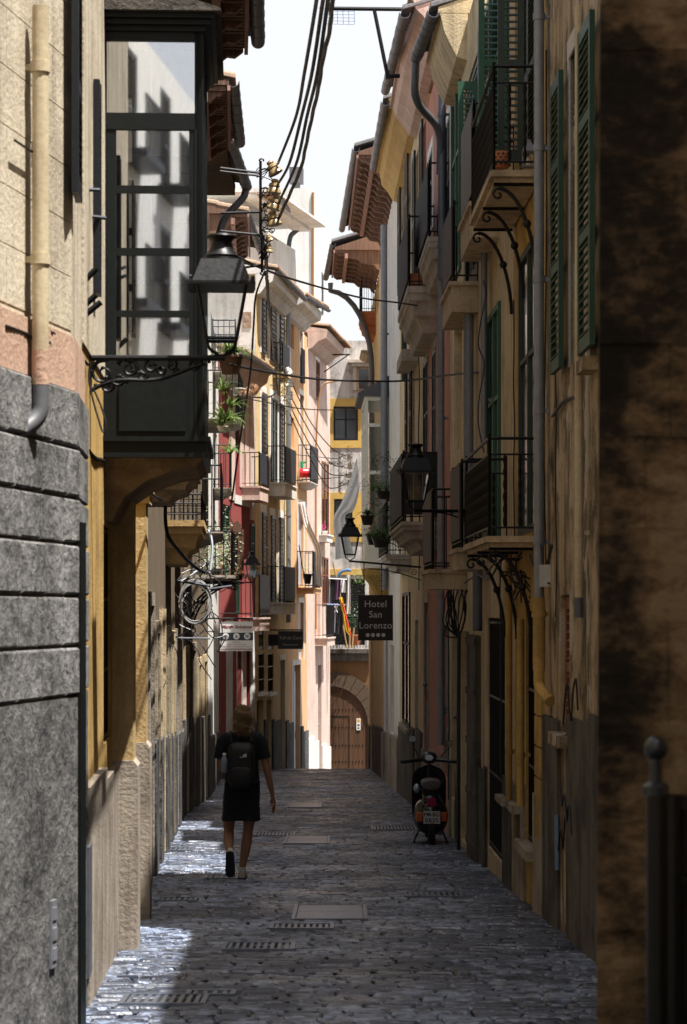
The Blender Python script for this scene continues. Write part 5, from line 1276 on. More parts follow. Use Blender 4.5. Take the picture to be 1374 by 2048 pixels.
# coil of pale cable
m = MB(); c = P(390, 1207, 22.0)
for k in range(7):
    rr_ = .155 + .006 * (k % 4); yy = .012 * k
    m.tube([c + Vector((rr_ * math.cos(a) * .92 + .006 * math.sin(k), yy + .02 * math.sin(a * 2 + k), rr_ * 1.25 * math.sin(a) + .005 * k)) for a in [i * math.pi / 16 for i in range(33)]], .007, 5)
o = m.build('cable_coil', plain('pale grey cable', (.24, .235, .23), .5), None, smooth=True, base=c); tag(o, 'coil of pale cable hanging from an iron bracket on the left', 'cable coil')
wt = empty('wall_bracket', P(362, 1163, 21.5), 'iron bars holding the pale cable coil', 'bracket'); o = MB().tube([P(362, 1163, 21.5), P(420, 1172, 21.8)], .012, 6).tube([P(405, 1180, 24), P(462, 1172, 24.5)], .014, 6).tube([P(356, 1276, 21.5), P(420, 1277, 21.7)], .010, 6).tube([P(362, 1163, 21.5), P(398, 1140, 21.6)], .008, 5).build('rod', ZINCD, wt)
rnd = random.Random(4); m = MB()
for k in range(26):
    x, y = rnd.uniform(350, 425), rnd.uniform(1130, 1290); Z = 22 + rnd.random() * 4; pts = [P(x, y, Z)]
    for j in range(3): pts.append(pts[-1] + Vector((rnd.uniform(-.1, .14), rnd.uniform(-.05, .1), rnd.uniform(-.2, .1))))
    m.tube(cat_curve(pts, 6), .006, 4)
wt = empty('wire_tangle', P(390, 1200, 23), 'tangle of thin black wires behind the cable coil', 'wires'); m.build('wire', CABLE, wt)
# white box and cables on the right
o = None
root = empty('junction_box', P(1090, 1172, 17.3), 'pale junction box on the corner of the stained house', 'junction box')
m = MB(); a = P(1091, 1152, 17.1); m.obox(a, (.045, 0, 0), (0, .04, 0), (0, 0, .085)); m.obox(a + Vector((.0, -.042, 0)), (.04, 0, 0), (0, .004, 0), (0, 0, .08)); m.build('box', plain('box plastic', (.5, .48, .44), .6), root)
m = MB(); m.lathe((a.x + .02, a.y - .05, a.z - .06), [(.012, 0), (.012, .01)], 8); [m.tube([a + Vector((-.02 + .02 * k, 0, .08)), a + Vector((-.03 + .03 * k, 0, .2)), a + Vector((-.05 + .05 * k, .02, .35))], .005, 5) for k in range(3)]; m.build('cable_gland', CABLE, root)
cable([(1105, 832, 16.6), (1125, 805, 16.1), (1142, 797, 15.75), (1155, 794, 15.45), (1165, 785, 15.2), (1180, 772, 14.85), (1197, 752, 14.45)], .012, 'bundle of black cables crossing the stained house under the shutters', 'cable_bundle', twist=30, cat='cable bundle')
cable([(1092, 100, 17.2), (1093, 400, 17.25), (1091, 640, 17.25), (1088, 900, 17.2), (1092, 1140, 17.2)], .007, 'thin black cable clipped beside the thick zinc downpipe')
cable([(1002, 80, 20.8), (1004, 160, 20.8), (1001, 300, 20.8), (998, 500, 21.2), (992, 600, 21.3)], .006, 'pale cord hanging past the upper iron balcony', 'cord').data.materials[0] = plain('straw cord', (.5, .4, .2), .8)
cable([(966, 560, 22), (972, 590, 22), (962, 640, 22), (957, 690, 22), (968, 730, 22), (958, 800, 22), (957, 850, 22), (968, 905, 22)], .007, 'slack black wire looping down the zinc pipe')
cable([(880, 618, 32), (879, 650, 32), (877, 700, 32)], .02, 'black cable clamp below the upper crossing cable')
rnd = random.Random(8); m = MB()
for k in range(16):
    x = rnd.uniform(893, 936); Z = 25.3; pts = [P(x, 1180, Z)]; y = 1180
    for j in range(3): y += rnd.uniform(15, 32); x += rnd.uniform(-7, 7); pts.append(P(x, y, Z))
    pts.append(P(918, 1275, Z)); m.tube(cat_curve(pts, 6), .008, 4)
m.tube([P(918, 1262, 25.3), P(917, 1420, 25.4), P(917, 1700, 25.5)], .022, 8)
wt = empty('wire_tangle', P(918, 1400, 25.3), 'knot of black wires entering a duct under the boarded balconies', 'wires'); m.build('wire', CABLE, wt)
rnd = random.Random(21); m = MB()
for k in range(16):
    pts = [P(rnd.uniform(1010, 1050), rnd.uniform(1105, 1150), 18.6)]
    for j in range(3): pts.append(pts[-1] + Vector((rnd.uniform(-.08, .1), rnd.uniform(-.03, .03), rnd.uniform(-.14, .04))))
    m.tube(cat_curve(pts, 6), .007, 4)
wt = empty('wire_tangle', P(1030, 1130, 18.6), 'black wires tangled under the lower iron balcony', 'wires'); m.build('wire', CABLE, wt)

# ---------------- covers and gratings in the paving ----------------
COV = plain('steel cover', (.24, .27, .33), .38, .85, .3, .25, 30)
def cover(x0, x1, yt, yb, label, kind):
    Z0, Z1 = Zg(yb), Zg(yt); Zm = (Z0 + Z1) / 2; X0, X1 = (x0 - CX) / FP * Zm, (x1 - CX) / FP * Zm
    g = lambda Y: gz(Y) + .012
    root = empty('manhole_cover' if kind == 'cover' else 'drain_grating', ((X0 + X1) / 2, Zm, gz(Zm)), label, 'manhole cover' if kind == 'cover' else 'drain', 'covers and gratings in the paving')
    def slab(m, a, b, c, d, e=0, th=.03): m.add([(a, c, g(c) + e), (b, c, g(c) + e), (b, d, g(d) + e), (a, d, g(d) + e), (a, c, g(c) - th), (b, c, g(c) - th), (b, d, g(d) - th), (a, d, g(d) - th)], [(0, 1, 2, 3), (0, 1, 5, 4), (1, 2, 6, 5), (2, 3, 7, 6), (3, 0, 4, 7)])
    m = MB(); w_ = .03
    slab(m, X0, X0 + w_, Z0, Z1, .004); slab(m, X1 - w_, X1, Z0, Z1, .004); slab(m, X0 + w_, X1 - w_, Z0, Z0 + w_, .004); slab(m, X0 + w_, X1 - w_, Z1 - w_, Z1, .004)
    m.build('frame', COV, root)
    m = MB()
    if kind == 'cover':
        slab(m, X0 + w_ + .008, X1 - w_ - .008, Z0 + w_ + .01, (Z0 + Z1) / 2 - .006); slab(m, X0 + w_ + .008, X1 - w_ - .008, (Z0 + Z1) / 2 + .006, Z1 - w_ - .01)
        m.build('lid', COV, root)
    else:
        n = int((X1 - X0 - 2 * w_) / .045)
        for k in range(n): q = X0 + w_ + (X1 - X0 - 2 * w_) * (k + .2) / n; slab(m, q, q + .024, Z0 + w_, Z1 - w_)
        m.build('grating_bars', COV, root)
        m = MB(); slab(m, X0 + w_, X1 - w_, Z0 + w_, Z1 - w_, -.008, .05); m.build('drain_pit', INTER, root)
for a in ((586, 734, 1812, 1841, 'large steel cover in the middle of the street', 'cover'), (570, 660, 1673, 1689, 'steel cover just beyond the large one', 'cover'), (575, 643, 1606, 1616, 'smaller steel cover level with the woman, farther up', 'cover'), (567, 615, 1536, 1541, 'farthest steel cover at the crest', 'cover'),
          (575, 621, 1566, 1573, 'dark far grating near the crest', 'drain'), (540, 668, 1850, 1860, 'long grating in front of the large steel cover', 'drain'), (445, 590, 1888, 1902, 'bright grating left of centre', 'drain'), (243, 415, 1992, 2012, 'wide grating half in sunlight at the bottom left', 'drain'), (372, 472, 1984, 1993, 'short grating behind the wide sunlit one', 'drain'),
          (502, 590, 1666, 1673, 'grating beside the second steel cover', 'drain'), (410, 478, 1752, 1759, 'grating at the heel of the woman', 'drain'), (742, 838, 1652, 1661, 'grating left of the scooter', 'drain'), (808, 925, 1786, 1795, 'faint grating in the shade on the right', 'drain'), (312, 395, 1797, 1804, 'grating by the pilaster foot on the left', 'drain'), (332, 388, 1697, 1703, 'sunlit grating by the left wall', 'drain')): cover(*a)

# ---------------- near railing on the right ----------------
root = empty('iron_gate', (P(1305, 1700, 5.0).x, 5.0, gz(5)), 'blurred black iron gate post with round finial at the lower right edge', 'gate')
Z = 5.0; m = MB(); m.tube([P(1345, 1590, Z), (P(1345, 1590, Z).x, Z, gz(5))], .024, 10); a = P(1305, 1590, Z); m.tube([(a.x + .012, Z, gz(5)), (a.x + .012, Z, a.z)], .026, 10)
m.box(a.x, a.x + .6, Z - .015, Z + .015, a.z - .03, a.z); m.box(a.x, a.x + .6, Z - .012, Z + .012, a.z - .2, a.z - .18); m.box(a.x, a.x + .6, Z - .012, Z + .012, a.z - 1.7, a.z - 1.66)
for k in range(7): m.tube([(a.x + .06 + .055 * k, Z, a.z - 1.7), (a.x + .06 + .055 * k, Z, a.z)], .009, 6)
m.box(a.x + .03, a.x + .6, Z + .02, Z + .025, a.z - 1.75, a.z - .03)
m.build('frame', IRON, root)
m = MB(); c = P(1312, 1497, Z); m.ball(c, .027, 12); m.tube([(c.x, c.y, a.z - .02), (c.x, c.y, c.z)], .014, 10); m.lathe((c.x, c.y, a.z), [(.03, 0), (.03, .02), (.018, .03)], 12); m.build('finial', plain('polished black iron', (.03, .035, .045), .2, .5), root, smooth=True)

# ---------------- plants ----------------
LEAF = island('leaf green', [(.05, .11, .02), (.1, .2, .04), (.16, .28, .07), (.04, .08, .02)], (.4, .6), .4, 0, 10, .35)
LEAFY = island('bright yellow green leaf', [(.13, .22, .04), (.22, .3, .09), (.07, .14, .03)], (.4, .6), .4, 0, 10, .4)
LEAFD = island('dark leaf', [(.02, .05, .015), (.04, .09, .02), (.06, .12, .04)], (.4, .6), .4, 0, 10, .3)
DRY = island('dry stems', [(.35, .22, .12), (.5, .35, .2), (.4, .15, .1)], (.7, .9), .2, 0, 10, .3)
FLOW = island('pale bloom', [(.3, .32, .2), (.5, .48, .4), (.12, .18, .05), (.07, .12, .03)], (.5, .7), .3, 0, 10, .35)
def tuft(m, c, n, ln, rnd, spread=1.0, w_=.012, droop=.9, up=.8):
    for k in range(n):
        a = rnd.random() * 6.283; L = ln * rnd.uniform(.55, 1.1); d = Vector((math.cos(a), math.sin(a), 0)); sp = rnd.uniform(.25, 1) * spread
        pts = []; seg = 5
        for i in range(seg + 1):
            t = i / seg; pts.append(c + d * L * sp * t + UP * (L * up * t - L * droop * sp * t * t))
        side = d.cross(UP) * w_
        vs = []; 
        for i, p in enumerate(pts): ww = (1 - (i / seg) ** 1.5) * .9 + .1; vs += [p - side * ww, p + side * ww]
        m.add(vs, [(2 * i, 2 * i + 1, 2 * i + 3, 2 * i + 2) for i in range(seg)])
def leaves(m, c, r, n, sz, rnd):
    r = Vector(r)
    for k in range(n):
        v = Vector((rnd.gauss(0, .5), rnd.gauss(0, .5), rnd.gauss(0, .5))); p = c + Vector((v.x * r.x, v.y * r.y, v.z * r.z))
        a = Vector((rnd.uniform(-1, 1), rnd.uniform(-1, 1), rnd.uniform(-.6, .6))).normalized(); b = a.orthogonal().normalized(); s_ = sz * rnd.uniform(.6, 1.3)
        m.add([p, p + a * s_ + b * s_ * .4, p + a * s_ * 2, p + a * s_ - b * s_ * .4], [(0, 1, 2, 3)])
def pot(m, c, r, h): m.lathe(c, [(r * .7, 0), (r, h * .85), (r * 1.1, h * .86), (r * 1.1, h), (r * .9, h)], 14)
def potplant(x, y, Z, r, h, label, mat, potmat, n=60, ln=.35, kind='tuft', fn=None, seed=1, group=None):
    rnd = random.Random(seed); c = P(x, y, Z); root = empty('potted_plant', c, label, 'potted plant', group)
    if potmat: m = MB(); pot(m, c, r, h); m.build('pot', potmat, root, smooth=False)
    m = MB(); top = c + UP * h * .95
    if kind == 'tuft': tuft(m, top, n, ln, rnd)
    elif kind == 'leaves': leaves(m, top + UP * ln * .4, (ln * .8, ln * .8, ln * .7), n, .025, rnd)
    else: fn(m, top, rnd)
    m.build('foliage', mat, root); return root
POTB = plain('black plastic pot', (.015, .015, .015), .5)
potplant(461, 748, 20.5, .11, .17, 'fern spilling from a hanging brown pot beside the oriel', LEAFY, plain('brown basket', (.1, .05, .03), .8), 130, .34, seed=2)
potplant(452, 858, 19.5, .07, .05, 'bright palm fronds under the hanging fern', LEAFY, P_WHITE, 60, .38, seed=3)
def two(m, top, rnd):
    for dx, dz in ((-.02, .0), (.07, .16), (.06, -.24), (0, .3)): tuft(m, top + Vector((dx, .1 * dz, dz)), 26, .26, rnd, w_=.010)
potplant(446, 862, 19.2, .05, .04, 'spiky yellow green leaves trailing down past the oriel', LEAFY, P_WHITE, kind='fn', fn=two, seed=5)
def spill(m, top, rnd):
    for k in range(5): tuft(m, top + Vector((rnd.uniform(-.3, .35), rnd.uniform(-.4, .6), rnd.uniform(-.1, .05))), 26, .3, rnd, w_=.006, droop=1.3)
potplant(476, 790, 40, .12, .12, 'dry brown stems hanging over a white ledge', DRY, P_WHITE, kind='fn', fn=spill, seed=6)
def bush(m, top, rnd): leaves(m, top + Vector((0, .7, .3)), (.28, .9, .42), 1500, .022, rnd)
potplant(432, 1150, 34.7, .1, .1, 'pale flowering bush filling the iron balcony', FLOW, POTB, kind='fn', fn=bush, seed=7)
def spill2(m, top, rnd):
    for k in range(8): tuft(m, top + Vector((rnd.uniform(-.15, .35), rnd.uniform(-.2, .3), rnd.uniform(-.15, .15))), 20, .25, rnd, w_=.007, droop=1.1)
potplant(475, 1160, 35.5, .1, .1, 'orange dry flowers trailing off the iron balcony', DRY, POTB, kind='fn', fn=spill2, seed=8)
potplant(615, 1168, 66.5, .13, .3, 'small bright green plant in black pot on the curtained balcony', plain('vivid green leaf', (.25, .6, .05), .5), POTB, 50, .3, 'leaves', seed=9)
potplant(735, 1050, 37.2, .11, .16, 'fern in black hanging pot by the third lantern', LEAF, POTB, 90, .28, seed=10)
def climb(m, top, rnd):
    for k in range(9): leaves(m, top + Vector((rnd.uniform(-.05, .5), rnd.uniform(-.3, .8), -.1 + .17 * k)), (.2, .4, .16), 110, .024, rnd)
potplant(748, 1090, 39.6, .14, .2, 'tall dark climbing shrub on the white planted balcony', LEAFD, POTB, kind='fn', fn=climb, seed=11)
def box3(m, top, rnd):
    for k in range(5): tuft(m, top + Vector((-.2 + .12 * k, rnd.uniform(-.2, .2), 0)), 40, .3, rnd, w_=.006); 
    leaves(m, top + UP * .08, (.35, .35, .12), 400, .02, rnd)
potplant(768, 998, 39.2, .14, .14, 'rail planter of grassy green over the white balcony', LEAF, POTB, kind='fn', fn=box3, seed=12)
potplant(762, 1095, 39.3, .16, .18, 'low green planter on the floor of the white balcony', LEAF, POTB, kind='fn', fn=box3, seed=13)
def clim2(m, top, rnd):
    leaves(m, top + Vector((0, 0, .35)), (.12, .12, .5), 160, .028, rnd); leaves(m, top + Vector((-.35, 0, .32)), (.35, .1, .08), 160, .03, rnd)
potplant(697, 955, 63.5, .1, .1, 'leafy climber behind the far white insulators', LEAFD, POTB, kind='fn', fn=clim2, seed=14)
def ends(m, top, rnd): leaves(m, top + Vector((0, 0, .5)), (.55, .25, .6), 700, .03, rnd)
potplant(712, 1290, 75.2, .2, .35, 'mass of shrubs on the balcony above the gateway', LEAFD, TERRA, kind='fn', fn=ends, seed=15)
potplant(722, 1180, 75.4, .15, .2, 'yellow green foliage high on the gateway balcony', LEAFY, POTB, kind='fn', fn=lambda m, t, r: leaves(m, t + UP * .2, (.4, .2, .4), 260, .03, r), seed=16)
potplant(650, 1068, 72, .1, .1, 'pink flowers in a white box below brown shutters', plain('pink petals', (.6, .05, .2), .6), P_WHITE, 60, .25, 'leaves', seed=17)
# pots on the right balconies
def trough(x0, x1, yt, yb, Z, label, mat, name='planter', seed=1):
    a, b = P(x0, yb, Z), P(x1, yt, Z); root = empty(name, a, label, 'planter')
    m = MB(); m.loft([[(q0, a.y - w_, z), (q1, a.y - w_, z), (q1, a.y + w_, z), (q0, a.y + w_, z)] for q0, q1, w_, z in ((a.x + .02, b.x - .02, .08, a.z), (a.x, b.x, .1, b.z - .02), (a.x - .01, b.x + .01, .11, b.z - .02), (a.x - .01, b.x + .01, .11, b.z))]); m.build('trough', mat, root)
    m = MB(); m.box(a.x + .02, b.x - .02, a.y - .08, a.y + .08, b.z, b.z + .006); m.build('soil', INTER, root); return root
trough(818, 862, 549, 570, 31.7, 'terracotta trough on the upper moulded balcony', TERRA)
root = empty('lantern_pot', P(1003, 337, 18.2), 'pierced terracotta pot on the upper iron balcony', 'pot')
c = P(1003, 337, 18.3); m = MB(); m.lathe(c, [(.055, 0), (.07, .02), (.075, .08), (.066, .13), (.06, .135)], 18); pt = m.build('pot', TERRA, root, smooth=True)
m = MB()
for r_ in range(4):
    for k in range(11): a = k * .571 + r_ * .28; m.ball((c.x + .0705 * math.cos(a), c.y + .0705 * math.sin(a), c.z + .025 + .028 * r_), .009, 4)
m.build('pierced_hole', INTER, root)
root = empty('candle_lantern', P(1057, 335, 18.0), 'grey metal candle lantern on the upper iron balcony', 'lantern')
c = P(1057, 335, 18.1); m = MB(); m.lathe(c, [(.075, .12), (.075, .13), (.03, .2), (.025, .22), (.01, .225)], 4, rot=math.pi / 4); m.lathe(c, [(.07, 0), (.07, .012)], 4, rot=math.pi / 4)
for a in range(4): an = math.pi / 4 + a * math.pi / 2; m.tube([(c.x + .062 * math.cos(an), c.y + .062 * math.sin(an), c.z), (c.x + .062 * math.cos(an), c.y + .062 * math.sin(an), c.z + .12)], .005, 4)
m.build('housing', ZINC, root); m = MB(); m.lathe(c, [(.02, .01), (.02, .08)], 10); m.build('candle', plain('wax', (.6, .5, .35), .6), root)
root = empty('barrel', P(607, 955, 66), 'red plastic barrel on the pale orange upper balcony', 'barrel')
m = MB(Matrix.Translation(P(607, 946, 66.3)) @ Matrix.Rotation(math.pi / 2, 4, 'Y')); m.lathe((0, 0, -.12), [(.13, 0), (.14, .02), (.14, .1), (.145, .11), (.14, .12), (.14, .26), (.13, .28)], 16); m.build('drum', plain('red plastic', (.55, .02, .03), .35), root, smooth=True)
m = MB(Matrix.Translation(P(607, 946, 66.3)) @ Matrix.Rotation(math.pi / 2, 4, 'Y')); m.lathe((0, 0, .16), [(.145, 0), (.145, .03)], 16); m.build('drum_ring', BLACKSH, root)
m = MB(); c = P(604, 930, 66.3); m.tube([c - UP * .1, c + UP * .1], .05, 8); m.tube([c + UP * .05, c + UP * .05 + Vector((.12, 0, .05))], .03, 8)
tag(m.build('hose_reel', plain('green plastic', (.02, .3, .15), .4), None, base=c), 'green hose end above the red barrel', 'hose')
# spare: brown reed screen on the left
m = MB(); rnd = random.Random(12)
for k in range(60):
    t = k / 59; x = 463 + 24 * t + rnd.uniform(-.5, .5); yt = 1038 + 18 * t + 5 * math.sin(t * 9); Z = 36.2 + .5 * t
    a, b = P(x, yt, Z), P(x + rnd.uniform(-1, 1), 1136 + rnd.uniform(-3, 8), Z + .05 * math.sin(k)); m.tube([a, a.lerp(b, .5) + Vector((rnd.uniform(-.01, .01), rnd.uniform(-.02, .02), 0)), b], .006, 4)
for y in (1060, 1095, 1125): m.tube([P(463, y, 36.2), P(475, y + 5, 36.4), P(487, y + 12, 36.7)], .008, 4)
tag(m.build('reed_screen', wood('dark reed', (.12, .06, .035)), None, base=P(475, 1136, 36.4)), 'dark brown reed screen standing on the flowery iron balcony', 'screen')

# ---------------- cloths ----------------
def cloth(name, label, edge0, edge1, Z, mat, n=14, m_=10, wave=.05, cat='cloth', fold=5, th=.006):
    """ruled sheet between two photo polylines"""
    e0 = cat_curve([P(*q) if len(q) == 3 else P(*q, Z) for q in edge0], n); e1 = cat_curve([P(*q) if len(q) == 3 else P(*q, Z) for q in edge1], n)
    N = min(len(e0), len(e1)); mm = MB(); vs = []
    for i in range(N):
        for j in range(m_ + 1):
            t = j / m_; p = e0[i].lerp(e1[i], t); vs.append(p + Vector((0, wave * math.sin(t * math.pi * fold + i * .07), 0)))
    k = m_ + 1; vb = [v + Vector((0, th, 0)) for v in vs]; nv = len(vs)
    fs = [(i * k + j, i * k + j + 1, (i + 1) * k + j + 1, (i + 1) * k + j) for i in range(N - 1) for j in range(m_)]
    fs += [tuple(q + nv for q in reversed(f_)) for f_ in list(fs)]
    mm.add(vs + vb, fs); o = mm.build(name, mat, None, smooth=True, base=e0[0]); return tag(o, label, cat)
CLW = plain('thin white cotton', (.8, .8, .82), .9, 0, .05, .1, 8)
cloth('awning_cloth', 'white cloth swept from the far balcony post to the bay window', [(714, 915), (703, 950), (685, 1000), (667, 1037), (670, 1078), (671, 1119)], [(719, 975), (714, 1002), (706, 1022), (690, 1034), (700, 1080), (708, 1114)], 48.0, CLW, fold=4, wave=.03)
cloth('curtain', 'long white curtain pulled out over the pale orange balcony', [(597, 1004), (608, 1050), (630, 1100), (632, 1135), (636, 1172)], [(611, 1004), (620, 1048), (642, 1098), (643, 1135), (646, 1175)], 66.0, CLW, fold=5, wave=.03)
LX1 = [('towel', 'long white towel hanging right of the laundry', 694, 700, 1150, 1228, (.62, .6, .6)), ('laundry', 'grey shirt hanging on the left of the laundry', 657, 661, 1156, 1222, (.3, .3, .32)), ('laundry', 'plum coloured laundry behind the broom handle', 671, 679, 1160, 1200, (.1, .04, .1)), ('laundry', 'small white cloth pinned high on the line', 682, 690, 1160, 1185, (.65, .65, .65)), ('laundry', 'black clothes on the folding rack', 655, 672, 1222, 1262, (.015, .015, .02)), ('laundry', 'grey blue trousers on the folding rack', 667, 674, 1218, 1265, (.2, .2, .24)), ('laundry', 'black skirt on the folding rack', 674, 684, 1222, 1268, (.015, .015, .02))]
for k, (nm, lb, x0, x1, yt, yb, col) in enumerate(LX1):
    cloth(nm, lb, [(x0, yt), (x0 - 1, (yt + yb) / 2), (x0 - 2, yb)], [(x1, yt), (x1 + 1, (yt + yb) / 2), (x1 + 1, yb)], 73.5 - .05 * k, plain('laundry cloth %d' % k, col, .9, 0, .1, .1), cat='laundry', fold=3, wave=.04)
cloth('flag', 'yellow and red striped flag hanging over the gateway balcony', [(678, 1195), (684, 1225), (690, 1258), (700, 1272)], [(685, 1195), (692, 1225), (697, 1255), (703, 1272)], 73.2, plain('yellow flag cloth', (.75, .5, .02), .8), fold=3, wave=.05)
cloth('pennant', 'narrow red strip beside the yellow flag', [(683, 1205), (690, 1235), (697, 1255), (701, 1272)], [(686, 1205), (694, 1235), (699, 1255), (703, 1272)], 73.1, plain('red flag cloth', (.5, .03, .02), .8), fold=2, wave=.02, cat='flag')
root = empty('drying_rack', P(663, 1215, 73.4), 'white folding clothes rack sticking out of the pink corner house', 'drying rack')
m = MB()
for k in range(6): m.tube([P(642 + 5.5 * k, 1225, 73.2), P(647.5 + 5.5 * k, 1212, 73.2)], .012, 4); m.tube([P(642 + 5.5 * k, 1212, 73.2), P(647.5 + 5.5 * k, 1225, 73.2)], .012, 4)
m.tube([P(630, 1208, 73.2), P(690, 1210, 73.2)], .012, 5); m.tube([P(658, 1157, 73.4), P(694, 1159, 73.4)], .014, 5); m.build('rack_frame', WHITE, root)
m = MB(); [m.ball(P(655 + 3.3 * k, 1209 + (k % 2), 73.15), .035, 4) for k in range(7)]; m.build('clothes_peg', plain('coloured pegs', (.25, .3, .5), .4), root)
for (x0, y0, x1, y1, lb) in ((666, 1124, 682, 1200, 'wooden pole leaning behind the laundry'), (686, 1250, 694, 1296, 'leftmost bamboo cane under the laundry'), (700, 1255, 699, 1296, 'upright bamboo cane under the laundry'), (708, 1255, 704, 1296, 'rightmost bamboo cane under the laundry')):
    tag(MB().tube([P(x0, y0, 74.6), P((x0 + x1) / 2, (y0 + y1) / 2, 74.6), P(x1, y1, 74.6)], .03, 6).build('wooden_pole', wood('pale pole', (.35, .22, .1)), None, base=P(x1, y1, 74.6)), lb, 'pole')
m = MB(); m.tube([P(x, y, 74.8) for x, y in [(675, 1158), (678, 1148), (685, 1142), (694, 1140), (702, 1141)]], .05, 8)
tag(m.build('blue_pipe', plain('blue plastic', (.06, .15, .3), .4), None, smooth=True, base=P(675, 1158, 74.8)), 'blue curved tube above the laundry', 'tube')
root = empty('balcony_railing', P(700, 1296, 75.2), 'black railing of the balcony above the stone gateway', 'railing')
m = MB(); a, b = P(655, 1296, 75.1), P(738, 1296, 75.1); hh = 1.05; m.tube([a + UP * hh, b + UP * hh], .02, 6)
for k in range(15): q = a.lerp(b, k / 14); m.tube([q, q + UP * hh], .011, 4)
m.build('railing', IRON, root); 
# broom & stick on orange balcony
tag(MB().tube([P(598, 1090, 66.2), P(604, 1130, 66.2), P(612, 1165, 66.2)], .018, 6).build('broom_handle', CABLE, None, base=P(612, 1165, 66.2)), 'dark stick leaning on the curtained balcony', 'stick')
# bottle-like bin on yellow house top etc

# thin wires clipped to the right-hand fronts
for k, (x, y0, y1, Z, r, lb) in enumerate(((1112, 640, 1235, 16.55, .006, 'thin wire down the stained house beside the far shutter'), (1028, 600, 1100, 19.6, .007, 'thin black wire on the amber corner strip'), (1001, 1110, 1560, 20.9, .008, 'black wire beside the amber pipe low on the cream strip'), (930, 640, 1120, 25.4, .007, 'black wire beside the wide zinc pipe'), (897, 1180, 1600, 28.3, .009, 'dark wire low on the light cream house'), (838, 700, 1180, 35.6, .01, 'dark wire on the edge of the pink house'))):
    rnd = random.Random(k + 50); pts = [(x + rnd.uniform(-1.5, 1.5), y0 + (y1 - y0) * i / 6, Z) for i in range(7)]; cable(pts, r, lb)
cable([(1000, 1120, 20.6), (985, 1150, 20.9), (972, 1158, 21.6), (955, 1150, 22.6), (930, 1165, 24.8)], .01, 'black cables slung along the wall below the lower balconies', 'cable_bundle', twist=18, cat='cable bundle')
cable([(1060, 1110, 17.9), (1075, 1150, 17.7), (1090, 1140, 17.4), (1104, 1090, 16.9)], .009, 'black cable looping to the pale junction box')
